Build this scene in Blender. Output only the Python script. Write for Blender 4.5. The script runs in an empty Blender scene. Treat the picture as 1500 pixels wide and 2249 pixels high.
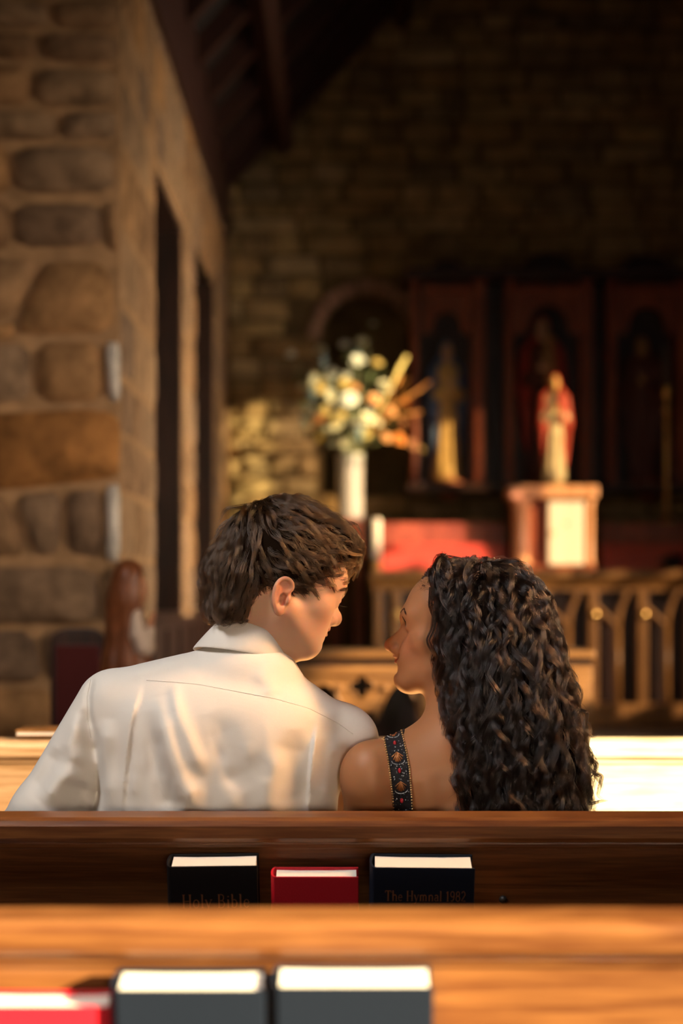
import bpy, bmesh, math, random
import numpy as np
from mathutils import Vector, Matrix
from mathutils.bvhtree import BVHTree

sc = bpy.context.scene
COL = sc.collection
random.seed(7)
rng = np.random.default_rng(7)
F, HC, YH = 3900.0, 1.2, 1300.0          # focal length in pixels of the 1500 wide frame, eye height, eye level row


def W(px, py, Y):
    """point at depth Y (metres in front of the camera) seen at photograph position px, py"""
    return Vector(((px - 750) * Y / F, Y, HC - (py - YH) * Y / F))


# ------------------------------------------------------------------ camera
cam = bpy.data.cameras.new('camera')
cam.sensor_fit = 'HORIZONTAL'
cam.sensor_width = 24
cam.lens = F / 1500 * 24
cam.shift_y = (YH - 1124.5) / 1500
cam.clip_start = 0.05
cam.dof.use_dof = True
cam.dof.focus_distance = 2.75
cam.dof.aperture_fstop = 2.3
camo = bpy.data.objects.new('camera', cam)
camo.location = (0, 0, HC)
camo.rotation_euler = (math.pi / 2, 0, 0)
COL.objects.link(camo)
sc.camera = camo
# ------------------------------------------------------------------ world, sun, area lamps, exposure
wd = bpy.data.worlds.new('world')
sc.world = wd
wd.use_nodes = True
wd.node_tree.nodes['Background'].inputs[0].default_value = (0.55, 0.7, 1.0, 1)
wd.node_tree.nodes['Background'].inputs[1].default_value = 0.6
SUN = Vector((-0.70, 0.52, -0.27)).normalized()
sl = bpy.data.lights.new('sun', 'SUN')
sl.energy = 90.0
sl.angle = math.radians(0.9)
sl.color = (1.0, 0.72, 0.42)
so = bpy.data.objects.new('sun', sl)
so.rotation_euler = SUN.to_track_quat('-Z', 'Y').to_euler()
so.location = (12, -8, 10)
COL.objects.link(so)


def area(name, loc, target, sx, sy, power, color, spread=180):
    l = bpy.data.lights.new(name, 'AREA')
    l.shape = 'RECTANGLE'
    l.size, l.size_y = sx, sy
    l.energy = power
    l.color = color
    l.spread = math.radians(spread)
    o = bpy.data.objects.new(name, l)
    o.location = loc
    d = Vector(target) - Vector(loc)
    o.rotation_euler = d.to_track_quat('-Z', 'Y').to_euler()
    COL.objects.link(o)
    return o


# added area lamps: soft fill, and window daylight from the right in the chancel
area('nave_window_light', (-1.5, 1.3, 3.9), (0.0, 2.85, .9), .7, 1.0, 29, (1.0, 0.95, 0.91), 110)  # added soft lamp hung under the nave ceiling; no window there
area('west_door_light', (.7, -2.6, 1.22), (-.1, 2.8, 1.0), .9, .5, 6.5, (1.0, 0.78, 0.57), 50)  # added low fill from behind the camera; no door is built
area('chancel_window_light', (3.3, 7.8, 1.5), (-0.75, 8.6, 1.2), 0.9, 1.3, 84, (1.0, 0.81, 0.59), 90)
area('north_window_light', (2.9, 2.9, 2.0), (-1.0, 6.0, 1.75), .6, 1.0, 6.5, (1.0, 0.80, 0.60), 44)  # added lamp raking the pier to brighten it; no window there
area('aisle_window_light', (2.6, 2.55, 3.0), (0.0, 2.80, 1.15), 0.5, .8, 19, (1.0, 0.56, 0.26), 60)  # added warm lamp for the man's face, high on the right
area('pew_bounce_light', (-.02, 3.42, .62), (.03, 2.85, 1.2), 0.7, .3, 5.5, (1.0, 0.46, 0.14), 150)  # added lamp standing in for bounce off the sunlit pew
sc.view_settings.view_transform = 'Standard'
sc.view_settings.look = 'None'
sc.view_settings.exposure = 0.0
sc.view_settings.gamma = 1.0
sc.view_settings.use_curve_mapping = False
sc.cycles.use_denoising = True
sc.cycles.max_bounces = 8
sc.cycles.diffuse_bounces = 4
sc.cycles.transparent_max_bounces = 12
sc.cycles.sample_clamp_indirect = 6.0


# ------------------------------------------------------------------ materials
def nodes_of(name):
    m = bpy.data.materials.new(name)
    m.use_nodes = True
    nt = m.node_tree
    return m, nt, nt.nodes['Principled BSDF'], nt.nodes, nt.links


def plain(name, col, rough=0.6, spec=0.5, metal=0.0, noise=0.0, nscale=20, bump=0.0, sheen=0.0, sss=0.0):
    m, nt, p, N, L = nodes_of(name)
    p.inputs['Base Color'].default_value = (*col, 1)
    p.inputs['Roughness'].default_value = rough
    p.inputs['Specular IOR Level'].default_value = spec
    p.inputs['Metallic'].default_value = metal
    if sheen:
        p.inputs['Sheen Weight'].default_value = sheen
    if sss:
        p.inputs['Subsurface Weight'].default_value = sss
        p.inputs['Subsurface Radius'].default_value = (1, .3, .12)
        p.inputs['Subsurface Scale'].default_value = .008
    if noise or bump:
        tc = N.new('ShaderNodeTexCoord')
        nz = N.new('ShaderNodeTexNoise')
        nz.inputs['Scale'].default_value = nscale
        nz.inputs['Detail'].default_value = 5
        L.new(tc.outputs['Object'], nz.inputs['Vector'])
        if noise:
            mr = N.new('ShaderNodeMapRange')
            mr.inputs['From Min'].default_value = .3
            mr.inputs['From Max'].default_value = .7
            mr.inputs['To Min'].default_value = 1 - noise
            mr.inputs['To Max'].default_value = 1 + noise
            L.new(nz.outputs['Fac'], mr.inputs['Value'])
            mx = N.new('ShaderNodeVectorMath')
            mx.operation = 'MULTIPLY'
            mx.inputs[0].default_value = col
            L.new(mr.outputs[0], mx.inputs[1])
            L.new(mx.outputs[0], p.inputs['Base Color'])
        if bump:
            b = N.new('ShaderNodeBump')
            b.inputs['Strength'].default_value = bump
            b.inputs['Distance'].default_value = .01
            L.new(nz.outputs['Fac'], b.inputs['Height'])
            L.new(b.outputs[0], p.inputs['Normal'])
    return m


def wood(name, dark, light, rough=0.38, scale=(1.2, 16, 16), grain=90.0, coat=0.0, spec=0.45):
    """long-grained varnished wood, grain along local x (or whichever axis has the small scale)"""
    m, nt, p, N, L = nodes_of(name)
    tc = N.new('ShaderNodeTexCoord')
    mp = N.new('ShaderNodeMapping')
    mp.inputs['Scale'].default_value = scale
    L.new(tc.outputs['Object'], mp.inputs['Vector'])
    n1 = N.new('ShaderNodeTexNoise')
    n1.inputs['Scale'].default_value = 1.6
    n1.inputs['Detail'].default_value = 4
    n1.inputs['Distortion'].default_value = .6
    L.new(mp.outputs[0], n1.inputs['Vector'])
    w = N.new('ShaderNodeMath')
    w.operation = 'MULTIPLY'
    w.inputs[1].default_value = 22.0
    L.new(n1.outputs['Fac'], w.inputs[0])
    sn = N.new('ShaderNodeMath')
    sn.operation = 'SINE'
    L.new(w.outputs[0], sn.inputs[0])
    mp2 = N.new('ShaderNodeMapping')
    mp2.inputs['Scale'].default_value = tuple(s * 9 for s in scale)
    L.new(tc.outputs['Object'], mp2.inputs['Vector'])
    n2 = N.new('ShaderNodeTexNoise')
    n2.inputs['Scale'].default_value = 1.3
    n2.inputs['Detail'].default_value = 3
    L.new(mp2.outputs[0], n2.inputs['Vector'])
    ad = N.new('ShaderNodeMath')
    ad.operation = 'MULTIPLY_ADD'
    ad.inputs[1].default_value = .16
    L.new(sn.outputs[0], ad.inputs[0])
    L.new(n2.outputs['Fac'], ad.inputs[2])
    cr = N.new('ShaderNodeValToRGB')
    cr.color_ramp.elements[0].position = .28
    cr.color_ramp.elements[0].color = (*dark, 1)
    cr.color_ramp.elements[1].position = .72
    cr.color_ramp.elements[1].color = (*light, 1)
    L.new(ad.outputs[0], cr.inputs[0])
    L.new(cr.outputs[0], p.inputs['Base Color'])
    p.inputs['Roughness'].default_value = rough
    p.inputs['Specular IOR Level'].default_value = spec
    p.inputs['Coat Weight'].default_value = coat
    p.inputs['Coat Roughness'].default_value = .25
    b = N.new('ShaderNodeBump')
    b.inputs['Strength'].default_value = .12
    b.inputs['Distance'].default_value = .004
    L.new(ad.outputs[0], b.inputs['Height'])
    L.new(b.outputs[0], p.inputs['Normal'])
    return m


def stone(name, cols, rough=0.9, nscale=7.0, bump=0.6):
    """rubble stone: each stone its own tone (object random), mottled by noise"""
    m, nt, p, N, L = nodes_of(name)
    oi = N.new('ShaderNodeObjectInfo')
    cr = N.new('ShaderNodeValToRGB')
    cr.color_ramp.interpolation = 'LINEAR'
    while len(cr.color_ramp.elements) < len(cols):
        cr.color_ramp.elements.new(.5)
    for i, c in enumerate(cols):
        cr.color_ramp.elements[i].position = i / (len(cols) - 1)
        cr.color_ramp.elements[i].color = (*c, 1)
    L.new(oi.outputs['Random'], cr.inputs[0])
    tc = N.new('ShaderNodeNewGeometry')
    nz = N.new('ShaderNodeTexNoise')
    nz.inputs['Scale'].default_value = nscale
    nz.inputs['Detail'].default_value = 7
    nz.inputs['Roughness'].default_value = .65
    L.new(tc.outputs['Position'], nz.inputs['Vector'])
    mr = N.new('ShaderNodeMapRange')
    mr.inputs['From Min'].default_value = .3
    mr.inputs['From Max'].default_value = .7
    mr.inputs['To Min'].default_value = .5
    mr.inputs['To Max'].default_value = 1.5
    L.new(nz.outputs['Fac'], mr.inputs['Value'])
    mx = N.new('ShaderNodeVectorMath')
    mx.operation = 'MULTIPLY'
    L.new(cr.outputs[0], mx.inputs[0])
    L.new(mr.outputs[0], mx.inputs[1])
    L.new(mx.outputs[0], p.inputs['Base Color'])
    p.inputs['Roughness'].default_value = rough
    p.inputs['Specular IOR Level'].default_value = .15
    b = N.new('ShaderNodeBump')
    b.inputs['Strength'].default_value = bump
    b.inputs['Distance'].default_value = .03
    L.new(nz.outputs['Fac'], b.inputs['Height'])
    L.new(b.outputs[0], p.inputs['Normal'])
    return m


def vcol_mat(name, rough=0.5, spec=0.4, sss=0.0, bump=0.0, bscale=300, sheen=0.0, noise=0.0, nscale=40):
    """takes its base colour from the mesh's own colour attribute 'Col' (paint, skin tone)"""
    m, nt, p, N, L = nodes_of(name)
    a = N.new('ShaderNodeAttribute')
    a.attribute_name = 'Col'
    src = a.outputs['Color']
    tc = N.new('ShaderNodeTexCoord')
    if noise:
        nz = N.new('ShaderNodeTexNoise')
        nz.inputs['Scale'].default_value = nscale
        nz.inputs['Detail'].default_value = 4
        L.new(tc.outputs['Object'], nz.inputs['Vector'])
        mr = N.new('ShaderNodeMapRange')
        mr.inputs['To Min'].default_value = 1 - noise
        mr.inputs['To Max'].default_value = 1 + noise
        L.new(nz.outputs['Fac'], mr.inputs['Value'])
        mx = N.new('ShaderNodeVectorMath')
        mx.operation = 'MULTIPLY'
        L.new(src, mx.inputs[0])
        L.new(mr.outputs[0], mx.inputs[1])
        src = mx.outputs[0]
    L.new(src, p.inputs['Base Color'])
    p.inputs['Roughness'].default_value = rough
    p.inputs['Specular IOR Level'].default_value = spec
    if sss:
        p.inputs['Subsurface Weight'].default_value = sss
        p.inputs['Subsurface Radius'].default_value = (1.0, .28, .1)
        p.inputs['Subsurface Scale'].default_value = .006
    if sheen:
        p.inputs['Sheen Weight'].default_value = sheen
    if bump:
        nb = N.new('ShaderNodeTexNoise')
        nb.inputs['Scale'].default_value = bscale
        nb.inputs['Detail'].default_value = 3
        L.new(tc.outputs['Object'], nb.inputs['Vector'])
        b = N.new('ShaderNodeBump')
        b.inputs['Strength'].default_value = bump
        b.inputs['Distance'].default_value = .001
        L.new(nb.outputs['Fac'], b.inputs['Height'])
        L.new(b.outputs[0], p.inputs['Normal'])
    return m


def tinted_glass(name, col):
    m = bpy.data.materials.new(name)
    m.use_nodes = True
    nt = m.node_tree
    nt.nodes.clear()
    o = nt.nodes.new('ShaderNodeOutputMaterial')
    t = nt.nodes.new('ShaderNodeBsdfTransparent')
    t.inputs[0].default_value = (*col, 1)
    g = nt.nodes.new('ShaderNodeBsdfGlossy')
    g.inputs['Roughness'].default_value = .1
    x = nt.nodes.new('ShaderNodeMixShader')
    x.inputs[0].default_value = .06
    nt.links.new(t.outputs[0], x.inputs[1])
    nt.links.new(g.outputs[0], x.inputs[2])
    nt.links.new(x.outputs[0], o.inputs[0])
    return m


M = {}
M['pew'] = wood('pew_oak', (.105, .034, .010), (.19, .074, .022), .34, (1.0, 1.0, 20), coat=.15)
M['pew_v'] = wood('pew_oak_upright', (.105, .034, .010), (.19, .074, .022), .34, (14, 14, 1.0), coat=.15)
M['palepew'] = wood('pale_oak', (.42, .26, .13), (.60, .41, .24), .45, (1.0, 1.0, 20))  # pew oak lightened; part of the sun glare is in its colour
M['desk'] = wood('golden_oak', (.22, .10, .03), (.42, .21, .07), .4, (1.2, 14, 14))
M['altar'] = wood('altar_oak', (.20, .085, .022), (.40, .19, .055), .4, (14, 14, 1.0))
M['darkwood'] = wood('dark_stained_wood', (.016, .006, .003), (.045, .016, .008), .45, (10, 10, 1.0))
M['redwood'] = wood('reddish_wood', (.16, .035, .012), (.34, .085, .030), .42, (10, 10, 1.2))
M['tab_wood'] = wood('orange_oak', (.55, .24, .09), (.78, .40, .19), .4, (10, 10, 1.2))  # orange oak lightened so that columns and slab look sunlit
M['redpaint'] = wood('red_painted_wood', (.40, .050, .022), (.58, .085, .035), .4, (1.0, 12, 12))
M['rafter'] = wood('rafter_wood', (.030, .008, .005), (.055, .016, .008), .6, (8, 8, 8))
M['roofboard'] = plain('roof_board', (.010, .006, .005), .8)
M['stone_pier'] = stone('pier_stone', [(.21, .115, .055), (.30, .185, .10), (.19, .12, .075), (.34, .18, .075), (.27, .175, .105)], nscale=9)
M['stone_pale'] = stone('pale_stone', [(.46, .41, .36), (.52, .47, .41)], nscale=9)  # paler copy of the pier stone; light on the corner put into colour
M['stone_orange'] = stone('ochre_stone', [(.34, .15, .045), (.36, .16, .05)], nscale=9)
M['stone_far'] = stone('far_wall_stone', [(.26, .17, .07), (.36, .25, .11), (.21, .15, .08), (.32, .20, .08), (.40, .29, .15)], nscale=6)
M['stone_arch'] = stone('pink_stone', [(.30, .17, .12), (.36, .22, .15)], nscale=8)
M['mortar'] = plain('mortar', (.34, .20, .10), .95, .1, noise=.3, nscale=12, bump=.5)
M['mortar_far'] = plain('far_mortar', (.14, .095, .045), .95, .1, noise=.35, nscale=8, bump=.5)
M['plaster'] = plain('nave_plaster', (.18, .12, .08), .9, .2, noise=.2, nscale=3)
M['floor'] = plain('flagstone', (.10, .065, .045), .7, .3, noise=.3, nscale=5, bump=.2)
M['gold'] = plain('gilt', (.80, .50, .16), .3, .5, 1.0)
M['brass'] = plain('brass', (.75, .48, .15), .28, .5, 1.0)
M['black'] = plain('black_iron', (.015, .013, .012), .5)
M['pages'] = plain('book_pages', (.78, .74, .68), .8, .2)
M['cov_black'] = plain('black_cover', (.010, .009, .010), .6, .15, bump=.15, nscale=400)
M['cov_navy'] = plain('navy_cover', (.009, .013, .024), .6, .12, bump=.15, nscale=400)
M['cov_red'] = plain('red_cover', (.58, .012, .028), .48, .4, bump=.15, nscale=400)
M['letter'] = plain('worn_gilt_lettering', (.20, .082, .032), .5, .4)
M['wax'] = plain('candle_wax', (.85, .78, .62), .5, .4, sss=.3)


# ------------------------------------------------------------------ mesh helpers
def tag(o, label=None, cat=None, group=None, kind=None):
    if label:
        o['label'] = label
    if cat:
        o['category'] = cat
    if group:
        o['group'] = group
    if kind:
        o['kind'] = kind
    return o


def empty(name, loc=(0, 0, 0), label=None, cat=None, group=None, parent=None):
    o = bpy.data.objects.new(name, None)
    o.location = loc
    o.empty_display_size = .1
    COL.objects.link(o)
    if parent:
        o.parent = parent
    return tag(o, label, cat, group)


def put(name, mesh, mat=None, parent=None, smooth=False):
    """link mesh data given in WORLD coordinates; parented children keep the world place"""
    if mat is not None:
        mesh.materials.clear()
        mesh.materials.append(mat)
    if smooth:
        mesh.shade_smooth()
    o = bpy.data.objects.new(name, mesh)
    COL.objects.link(o)
    if parent is not None:
        o.parent = parent
        t = Vector((0, 0, 0))
        q = parent
        while q is not None:
            t += q.location
            q = q.parent
        if t.length > 0:
            mesh.transform(Matrix.Translation(-t))
    return o


class MB:
    def __init__(s):
        s.v, s.f = [], []

    def add(s, vs, fs, M4=None):
        n = len(s.v)
        for p in vs:
            p = Vector(p)
            s.v.append(tuple(M4 @ p) if M4 is not None else tuple(p))
        s.f += [tuple(i + n for i in f) for f in fs]
        return s

    def box(s, x0, x1, y0, y1, z0, z1, M4=None):
        vs = [(x0, y0, z0), (x1, y0, z0), (x1, y1, z0), (x0, y1, z0), (x0, y0, z1), (x1, y0, z1), (x1, y1, z1), (x0, y1, z1)]
        return s.add(vs, [(0, 3, 2, 1), (4, 5, 6, 7), (0, 1, 5, 4), (1, 2, 6, 5), (2, 3, 7, 6), (3, 0, 4, 7)], M4)

    def lathe(s, prof, c=(0, 0, 0), n=20, M4=None):
        vs, fs = [], []
        for r, z in prof:
            for i in range(n):
                a = 2 * math.pi * i / n
                vs.append((c[0] + r * math.cos(a), c[1] + r * math.sin(a), c[2] + z))
        k = len(prof)
        for j in range(k - 1):
            for i in range(n):
                i2 = (i + 1) % n
                fs.append((j * n + i, j * n + i2, (j + 1) * n + i2, (j + 1) * n + i))
        fs.append(tuple(range(n - 1, -1, -1)))
        fs.append(tuple((k - 1) * n + i for i in range(n)))
        return s.add(vs, fs, M4)

    def tube(s, pts, r, n=8, M4=None, flat=1.0):
        pts = [Vector(p) for p in pts]
        k = len(pts)
        rs = r if hasattr(r, '__len__') else [r] * k
        vs, fs = [], []
        up = None
        for i, p in enumerate(pts):
            t = (pts[min(i + 1, k - 1)] - pts[max(i - 1, 0)]).normalized()
            if up is None:
                up = Vector((0, 0, 1)) if abs(t.z) < .9 else Vector((0, 1, 0))
            a = t.cross(up)
            a = a.normalized() if a.length > 1e-6 else t.orthogonal().normalized()
            b = a.cross(t).normalized()
            up = b
            for j in range(n):
                an = 2 * math.pi * j / n
                vs.append(p + a * rs[i] * math.cos(an) + b * rs[i] * flat * math.sin(an))
        for i in range(k - 1):
            for j in range(n):
                j2 = (j + 1) % n
                fs.append((i * n + j, i * n + j2, (i + 1) * n + j2, (i + 1) * n + j))
        fs.append(tuple(range(n - 1, -1, -1)))
        fs.append(tuple((k - 1) * n + j for j in range(n)))
        return s.add(vs, fs, M4)

    def prism(s, poly, y0, y1, M4=None):
        """poly in xz, extruded along y"""
        n = len(poly)
        vs = [(x, y0, z) for x, z in poly] + [(x, y1, z) for x, z in poly]
        fs = [tuple(range(n)), tuple(range(2 * n - 1, n - 1, -1))]
        for i in range(n):
            j = (i + 1) % n
            fs.append((i, i + n, j + n, j))
        return s.add(vs, fs, M4)

    def plate(s, xs, lo, hi, y0, y1, M4=None):
        """solid plate in xz between curves lo(x) and hi(x), thickness y0..y1"""
        n = len(xs)
        vs = []
        for x in xs:
            a, b = lo(x), hi(x)
            vs += [(x, y0, a), (x, y0, b), (x, y1, b), (x, y1, a)]
        fs = [(0, 1, 2, 3), tuple(4 * (n - 1) + q for q in (3, 2, 1, 0))]
        for i in range(n - 1):
            p, q = 4 * i, 4 * (i + 1)
            for a in range(4):
                b = (a + 1) % 4
                fs.append((p + a, q + a, q + b, p + b))
        return s.add(vs, fs, M4)

    def ball(s, c, r, n=10, m=6, M4=None):
        rr = r if hasattr(r, '__len__') else (r, r, r)
        vs, fs = [(c[0], c[1], c[2] - rr[2])], []
        for j in range(1, m):
            th = math.pi * j / m - math.pi / 2
            for i in range(n):
                a = 2 * math.pi * i / n
                vs.append((c[0] + rr[0] * math.cos(th) * math.cos(a), c[1] + rr[1] * math.cos(th) * math.sin(a), c[2] + rr[2] * math.sin(th)))
        vs.append((c[0], c[1], c[2] + rr[2]))
        for i in range(n):
            i2 = (i + 1) % n
            fs.append((0, 1 + i2, 1 + i))
            for j in range(m - 2):
                a = 1 + j * n
                fs.append((a + i, a + i2, a + n + i2, a + n + i))
            a = 1 + (m - 2) * n
            fs.append((a + i, a + i2, len(vs) - 1))
        return s.add(vs, fs, M4)

    def mesh(s, name='m'):
        me = bpy.data.meshes.new(name)
        me.from_pydata(s.v, [], s.f)
        bm = bmesh.new()
        bm.from_mesh(me)
        bmesh.ops.recalc_face_normals(bm, faces=bm.faces)
        bm.to_mesh(me)
        bm.free()
        return me

    def build(s, name, mat, parent=None, smooth=False, bevel=0.0, seg=2):
        o = put(name, s.mesh(name), mat, parent, smooth)
        if bevel:
            b = o.modifiers.new('bevel', 'BEVEL')
            b.width = bevel
            b.segments = seg
            b.limit_method = 'ANGLE'
            b.angle_limit = math.radians(40)
            if smooth:
                b.harden_normals = False
        return o


def struct(mb, name, mat, parent=None, **k):
    o = mb.build(name, mat, parent, **k)
    o['kind'] = 'structure'
    return o


# ------------------------------------------------------------------ implicit surfaces: smooth unions meshed by surface nets
def nrm(q):
    return np.sqrt(np.einsum('ij,ij->i', q, q))


def ell(c, r, R=None):
    c, r = np.array(c, float), np.array(r, float) * np.ones(3)

    def f(p):
        q = p - c
        if R is not None:
            q = q @ R
        k0 = nrm(q / r) + 1e-9
        k1 = nrm(q / (r * r)) + 1e-9
        return k0 * (k0 - 1) / k1
    return (f, c, float(r.max()))


def cap(a, b, ra, rb=None):
    a, b = np.array(a, float), np.array(b, float)
    rb = ra if rb is None else rb
    ab = b - a
    L2 = float(ab @ ab) + 1e-12

    def f(p):
        q = p - a
        h = np.clip(q @ ab / L2, 0, 1)
        return nrm(q - h[:, None] * ab) - (ra + (rb - ra) * h)
    return (f, (a + b) / 2, float(np.sqrt(L2) / 2 + max(ra, rb)))


def rbox(c, h, rad, R=None):
    c, h = np.array(c, float), np.array(h, float)

    def f(p):
        q = p - c
        if R is not None:
            q = q @ R
        d = np.abs(q) - h + rad
        return nrm(np.maximum(d, 0)) + np.minimum(d.max(axis=1), 0) - rad
    return (f, c, float(np.linalg.norm(h)))


def xf(prim, R, O):
    """prim given in a local frame: world = O + R @ local"""
    f, c, r = prim
    return (lambda p: f((p - O) @ R), O + R @ c, r)


def smin(a, b, k):
    h = np.maximum(k - np.abs(a - b), 0) / k
    return np.minimum(a, b) - h * h * k * .25


class Field:
    def __init__(s):
        s.ops, s.disp = [], []

    def u(s, prim, k=.01):
        s.ops.append((0, prim, k))
        return s

    def cut(s, prim, k=.006):
        s.ops.append((1, prim, k))
        return s

    def fold(s, pts, amp, w, w2=None):
        """raised (amp>0) or sunk fold along a polyline; width tapers w -> w2"""
        s.disp.append((np.array([tuple(p) for p in pts], float), amp, w, w if w2 is None else w2))
        return s

    def __call__(s, p, near=None):
        d = np.full(len(p), 9.0)
        for mode, (f, c, r), k in s.ops:
            if near is not None and np.linalg.norm(near[0] - c) - r - near[1] > .03 + k:
                continue
            if mode == 0:
                d = smin(d, f(p), k)
            else:
                d = -smin(-d, f(p), k)
        for P, amp, w, w2 in s.disp:
            if near is not None and np.min(np.linalg.norm(P - near[0], axis=1)) > near[1] + 3 * max(w, w2) + np.max(np.linalg.norm(np.diff(P, axis=0), axis=1)):
                continue
            best = np.full(len(p), 1e9)
            ww = np.full(len(p), w)
            tot = len(P) - 1
            tt = np.zeros(len(p))
            for i in range(tot):
                a, ab = P[i], P[i + 1] - P[i]
                q = p - a
                h = np.clip(q @ ab / (ab @ ab + 1e-12), 0, 1)
                e = nrm(q - h[:, None] * ab)
                m = e < best
                best[m] = e[m]
                tt[m] = (i + h[m]) / tot
            ww = w + (w2 - w) * tt
            env = np.clip(np.minimum(tt, 1 - tt) * 5 + .12, 0, 1)
            d = d - amp * env * np.exp(-(best / ww) ** 2)
        return d


def surf(field, lo, hi, h, B=8):
    """sparse surface nets -> verts, quads"""
    lo, hi = np.array(lo, float), np.array(hi, float)
    nb = np.maximum(np.ceil((hi - lo) / (h * B)).astype(int), 1)
    n = nb * B
    D = np.empty(n, np.float32)
    bi = np.stack(np.meshgrid(*[np.arange(k) for k in nb], indexing='ij'), -1).reshape(-1, 3)
    cen = lo + (bi * B + (B - 1) / 2) * h
    dc = field(cen)
    keep = np.abs(dc) < B * h * .87 * 1.3 + .004
    D.reshape(nb[0], B, nb[1], B, nb[2], B)[:] = dc.reshape(nb)[:, None, :, None, :, None]
    off = np.stack(np.meshgrid(*[np.arange(B)] * 3, indexing='ij'), -1).reshape(-1, 3)
    kb = bi[keep]
    CH = 6
    for i in range(0, len(kb), CH):
        b = kb[i:i + CH]
        idx = (b[:, None, :] * B + off[None]).reshape(-1, 3)
        p = lo + idx * h
        c = p.mean(0)
        R = float(np.max(nrm(p - c)))
        D[idx[:, 0], idx[:, 1], idx[:, 2]] = field(p, (c, R))
    S = D < 0
    a = np.zeros(tuple(n - 1), np.int8)
    for dx in (0, 1):
        for dy in (0, 1):
            for dz in (0, 1):
                a += S[dx:n[0] - 1 + dx, dy:n[1] - 1 + dy, dz:n[2] - 1 + dz]
    act = np.argwhere((a > 0) & (a < 8))
    ids = np.full(tuple(n - 1), -1, np.int32)
    ids[act[:, 0], act[:, 1], act[:, 2]] = np.arange(len(act))
    cor = np.array([(x, y, z) for x in (0, 1) for y in (0, 1) for z in (0, 1)])
    V = np.stack([D[act[:, 0] + c[0], act[:, 1] + c[1], act[:, 2] + c[2]] for c in cor], 1).astype(float)
    acc = np.zeros((len(act), 3))
    cnt = np.zeros(len(act))
    for i in range(8):
        for j in range(i + 1, 8):
            if np.abs(cor[i] - cor[j]).sum() != 1:
                continue
            m = (V[:, i] < 0) != (V[:, j] < 0)
            t = V[m, i] / (V[m, i] - V[m, j])
            acc[m] += cor[i] + t[:, None] * (cor[j] - cor[i])
            cnt[m] += 1
    verts = lo + (act + acc / cnt[:, None]) * h
    quads = []
    for ax in range(3):
        sl0 = [slice(None)] * 3
        sl1 = [slice(None)] * 3
        sl0[ax] = slice(0, n[ax] - 1)
        sl1[ax] = slice(1, n[ax])
        A, Bb = S[tuple(sl0)], S[tuple(sl1)]
        e = np.argwhere(A != Bb)
        u, v = (ax + 1) % 3, (ax + 2) % 3
        ok = (e[:, u] > 0) & (e[:, v] > 0) & (e[:, u] < n[u] - 1) & (e[:, v] < n[v] - 1)
        e = e[ok]
        fl = A[e[:, 0], e[:, 1], e[:, 2]]
        q = []
        for du, dv in ((-1, -1), (0, -1), (0, 0), (-1, 0)):
            c = e.copy()
            c[:, u] += du
            c[:, v] += dv
            q.append(ids[c[:, 0], c[:, 1], c[:, 2]])
        q = np.stack(q, 1)
        q[~fl] = q[~fl][:, ::-1]
        quads.append(q)
    return verts, np.concatenate(quads)


def np_mesh(name, verts, quads, col=None, smooth=True):
    me = bpy.data.meshes.new(name)
    k = quads.shape[1]
    me.vertices.add(len(verts))
    me.vertices.foreach_set('co', verts.astype(np.float32).ravel())
    me.loops.add(quads.size)
    me.loops.foreach_set('vertex_index', quads.astype(np.int32).ravel())
    me.polygons.add(len(quads))
    me.polygons.foreach_set('loop_start', np.arange(0, quads.size, k, dtype=np.int32))
    me.update(calc_edges=True)
    if smooth:
        me.shade_smooth()
    if col is not None:
        at = me.color_attributes.new('Col', 'FLOAT_COLOR', 'POINT')
        c4 = np.ones((len(verts), 4), np.float32)
        c4[:, :3] = col
        at.data.foreach_set('color', c4.ravel())
    return me


def fieldobj(name, field, lo, hi, h, mat, parent=None, colfn=None):
    v, q = surf(field, lo, hi, h)
    return put(name, np_mesh(name, v, q, None if colfn is None else colfn(v)), mat, parent)


def strands_obj(name, pts, counts, rad, mat, parent=None):
    """hair: one CURVES object; pts (N,3) world, counts per strand, rad (N,)"""
    hc = bpy.data.hair_curves.new(name)
    hc.add_curves([int(c) for c in counts])
    t = np.zeros(3)
    q = parent
    while q is not None:
        t += np.array(q.location)
        q = q.parent
    hc.attributes['position'].data.foreach_set('vector', (pts - t).astype(np.float32).ravel())
    a = hc.attributes.get('radius') or hc.attributes.new('radius', 'FLOAT', 'POINT')
    a.data.foreach_set('value', rad.astype(np.float32))
    hc.materials.append(mat)
    o = bpy.data.objects.new(name, hc)
    COL.objects.link(o)
    if parent is not None:
        o.parent = parent
    return o
# ================================================================== THE SETTING
CH0 = 6.0        # depth of the chancel arch pier
YF = 11.6        # face of the wall behind the altar
XL, XR = -0.75, 3.4


def unit_stones(n, seed):
    """a few domed rubble faces, unit size in xz, facing -y"""
    r = random.Random(seed)
    out = []
    for k in range(n):
        ring = []
        for (x, z) in ((-.5, -.5), (0, -.5), (.5, -.5), (.5, 0), (.5, .5), (0, .5), (-.5, .5), (-.5, 0)):
            ring.append((x * (1 - r.random() * .10) , z * (1 - r.random() * .16)))
        vs = [(x, 0, z) for x, z in ring]
        vs += [(x * .86 + r.uniform(-.03, .03), -1 + r.uniform(-.25, .1), z * .78 + r.uniform(-.03, .03)) for x, z in ring]
        vs.append((r.uniform(-.15, .15), -1.25 + r.uniform(-.3, .3), r.uniform(-.15, .15)))
        fs = []
        for i in range(8):
            j = (i + 1) % 8
            fs.append((i, j, 8 + j, 8 + i))
            fs.append((8 + i, 8 + j, 16))
        me = bpy.data.meshes.new('stone')
        me.from_pydata(vs, [], fs)
        me.shade_smooth()
        out.append(me)
    return out


def with_mat(meshes, mat):
    res = []
    for m in meshes:
        c = m.copy()
        c.materials.append(mat)
        res.append(c)
    return res


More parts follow.
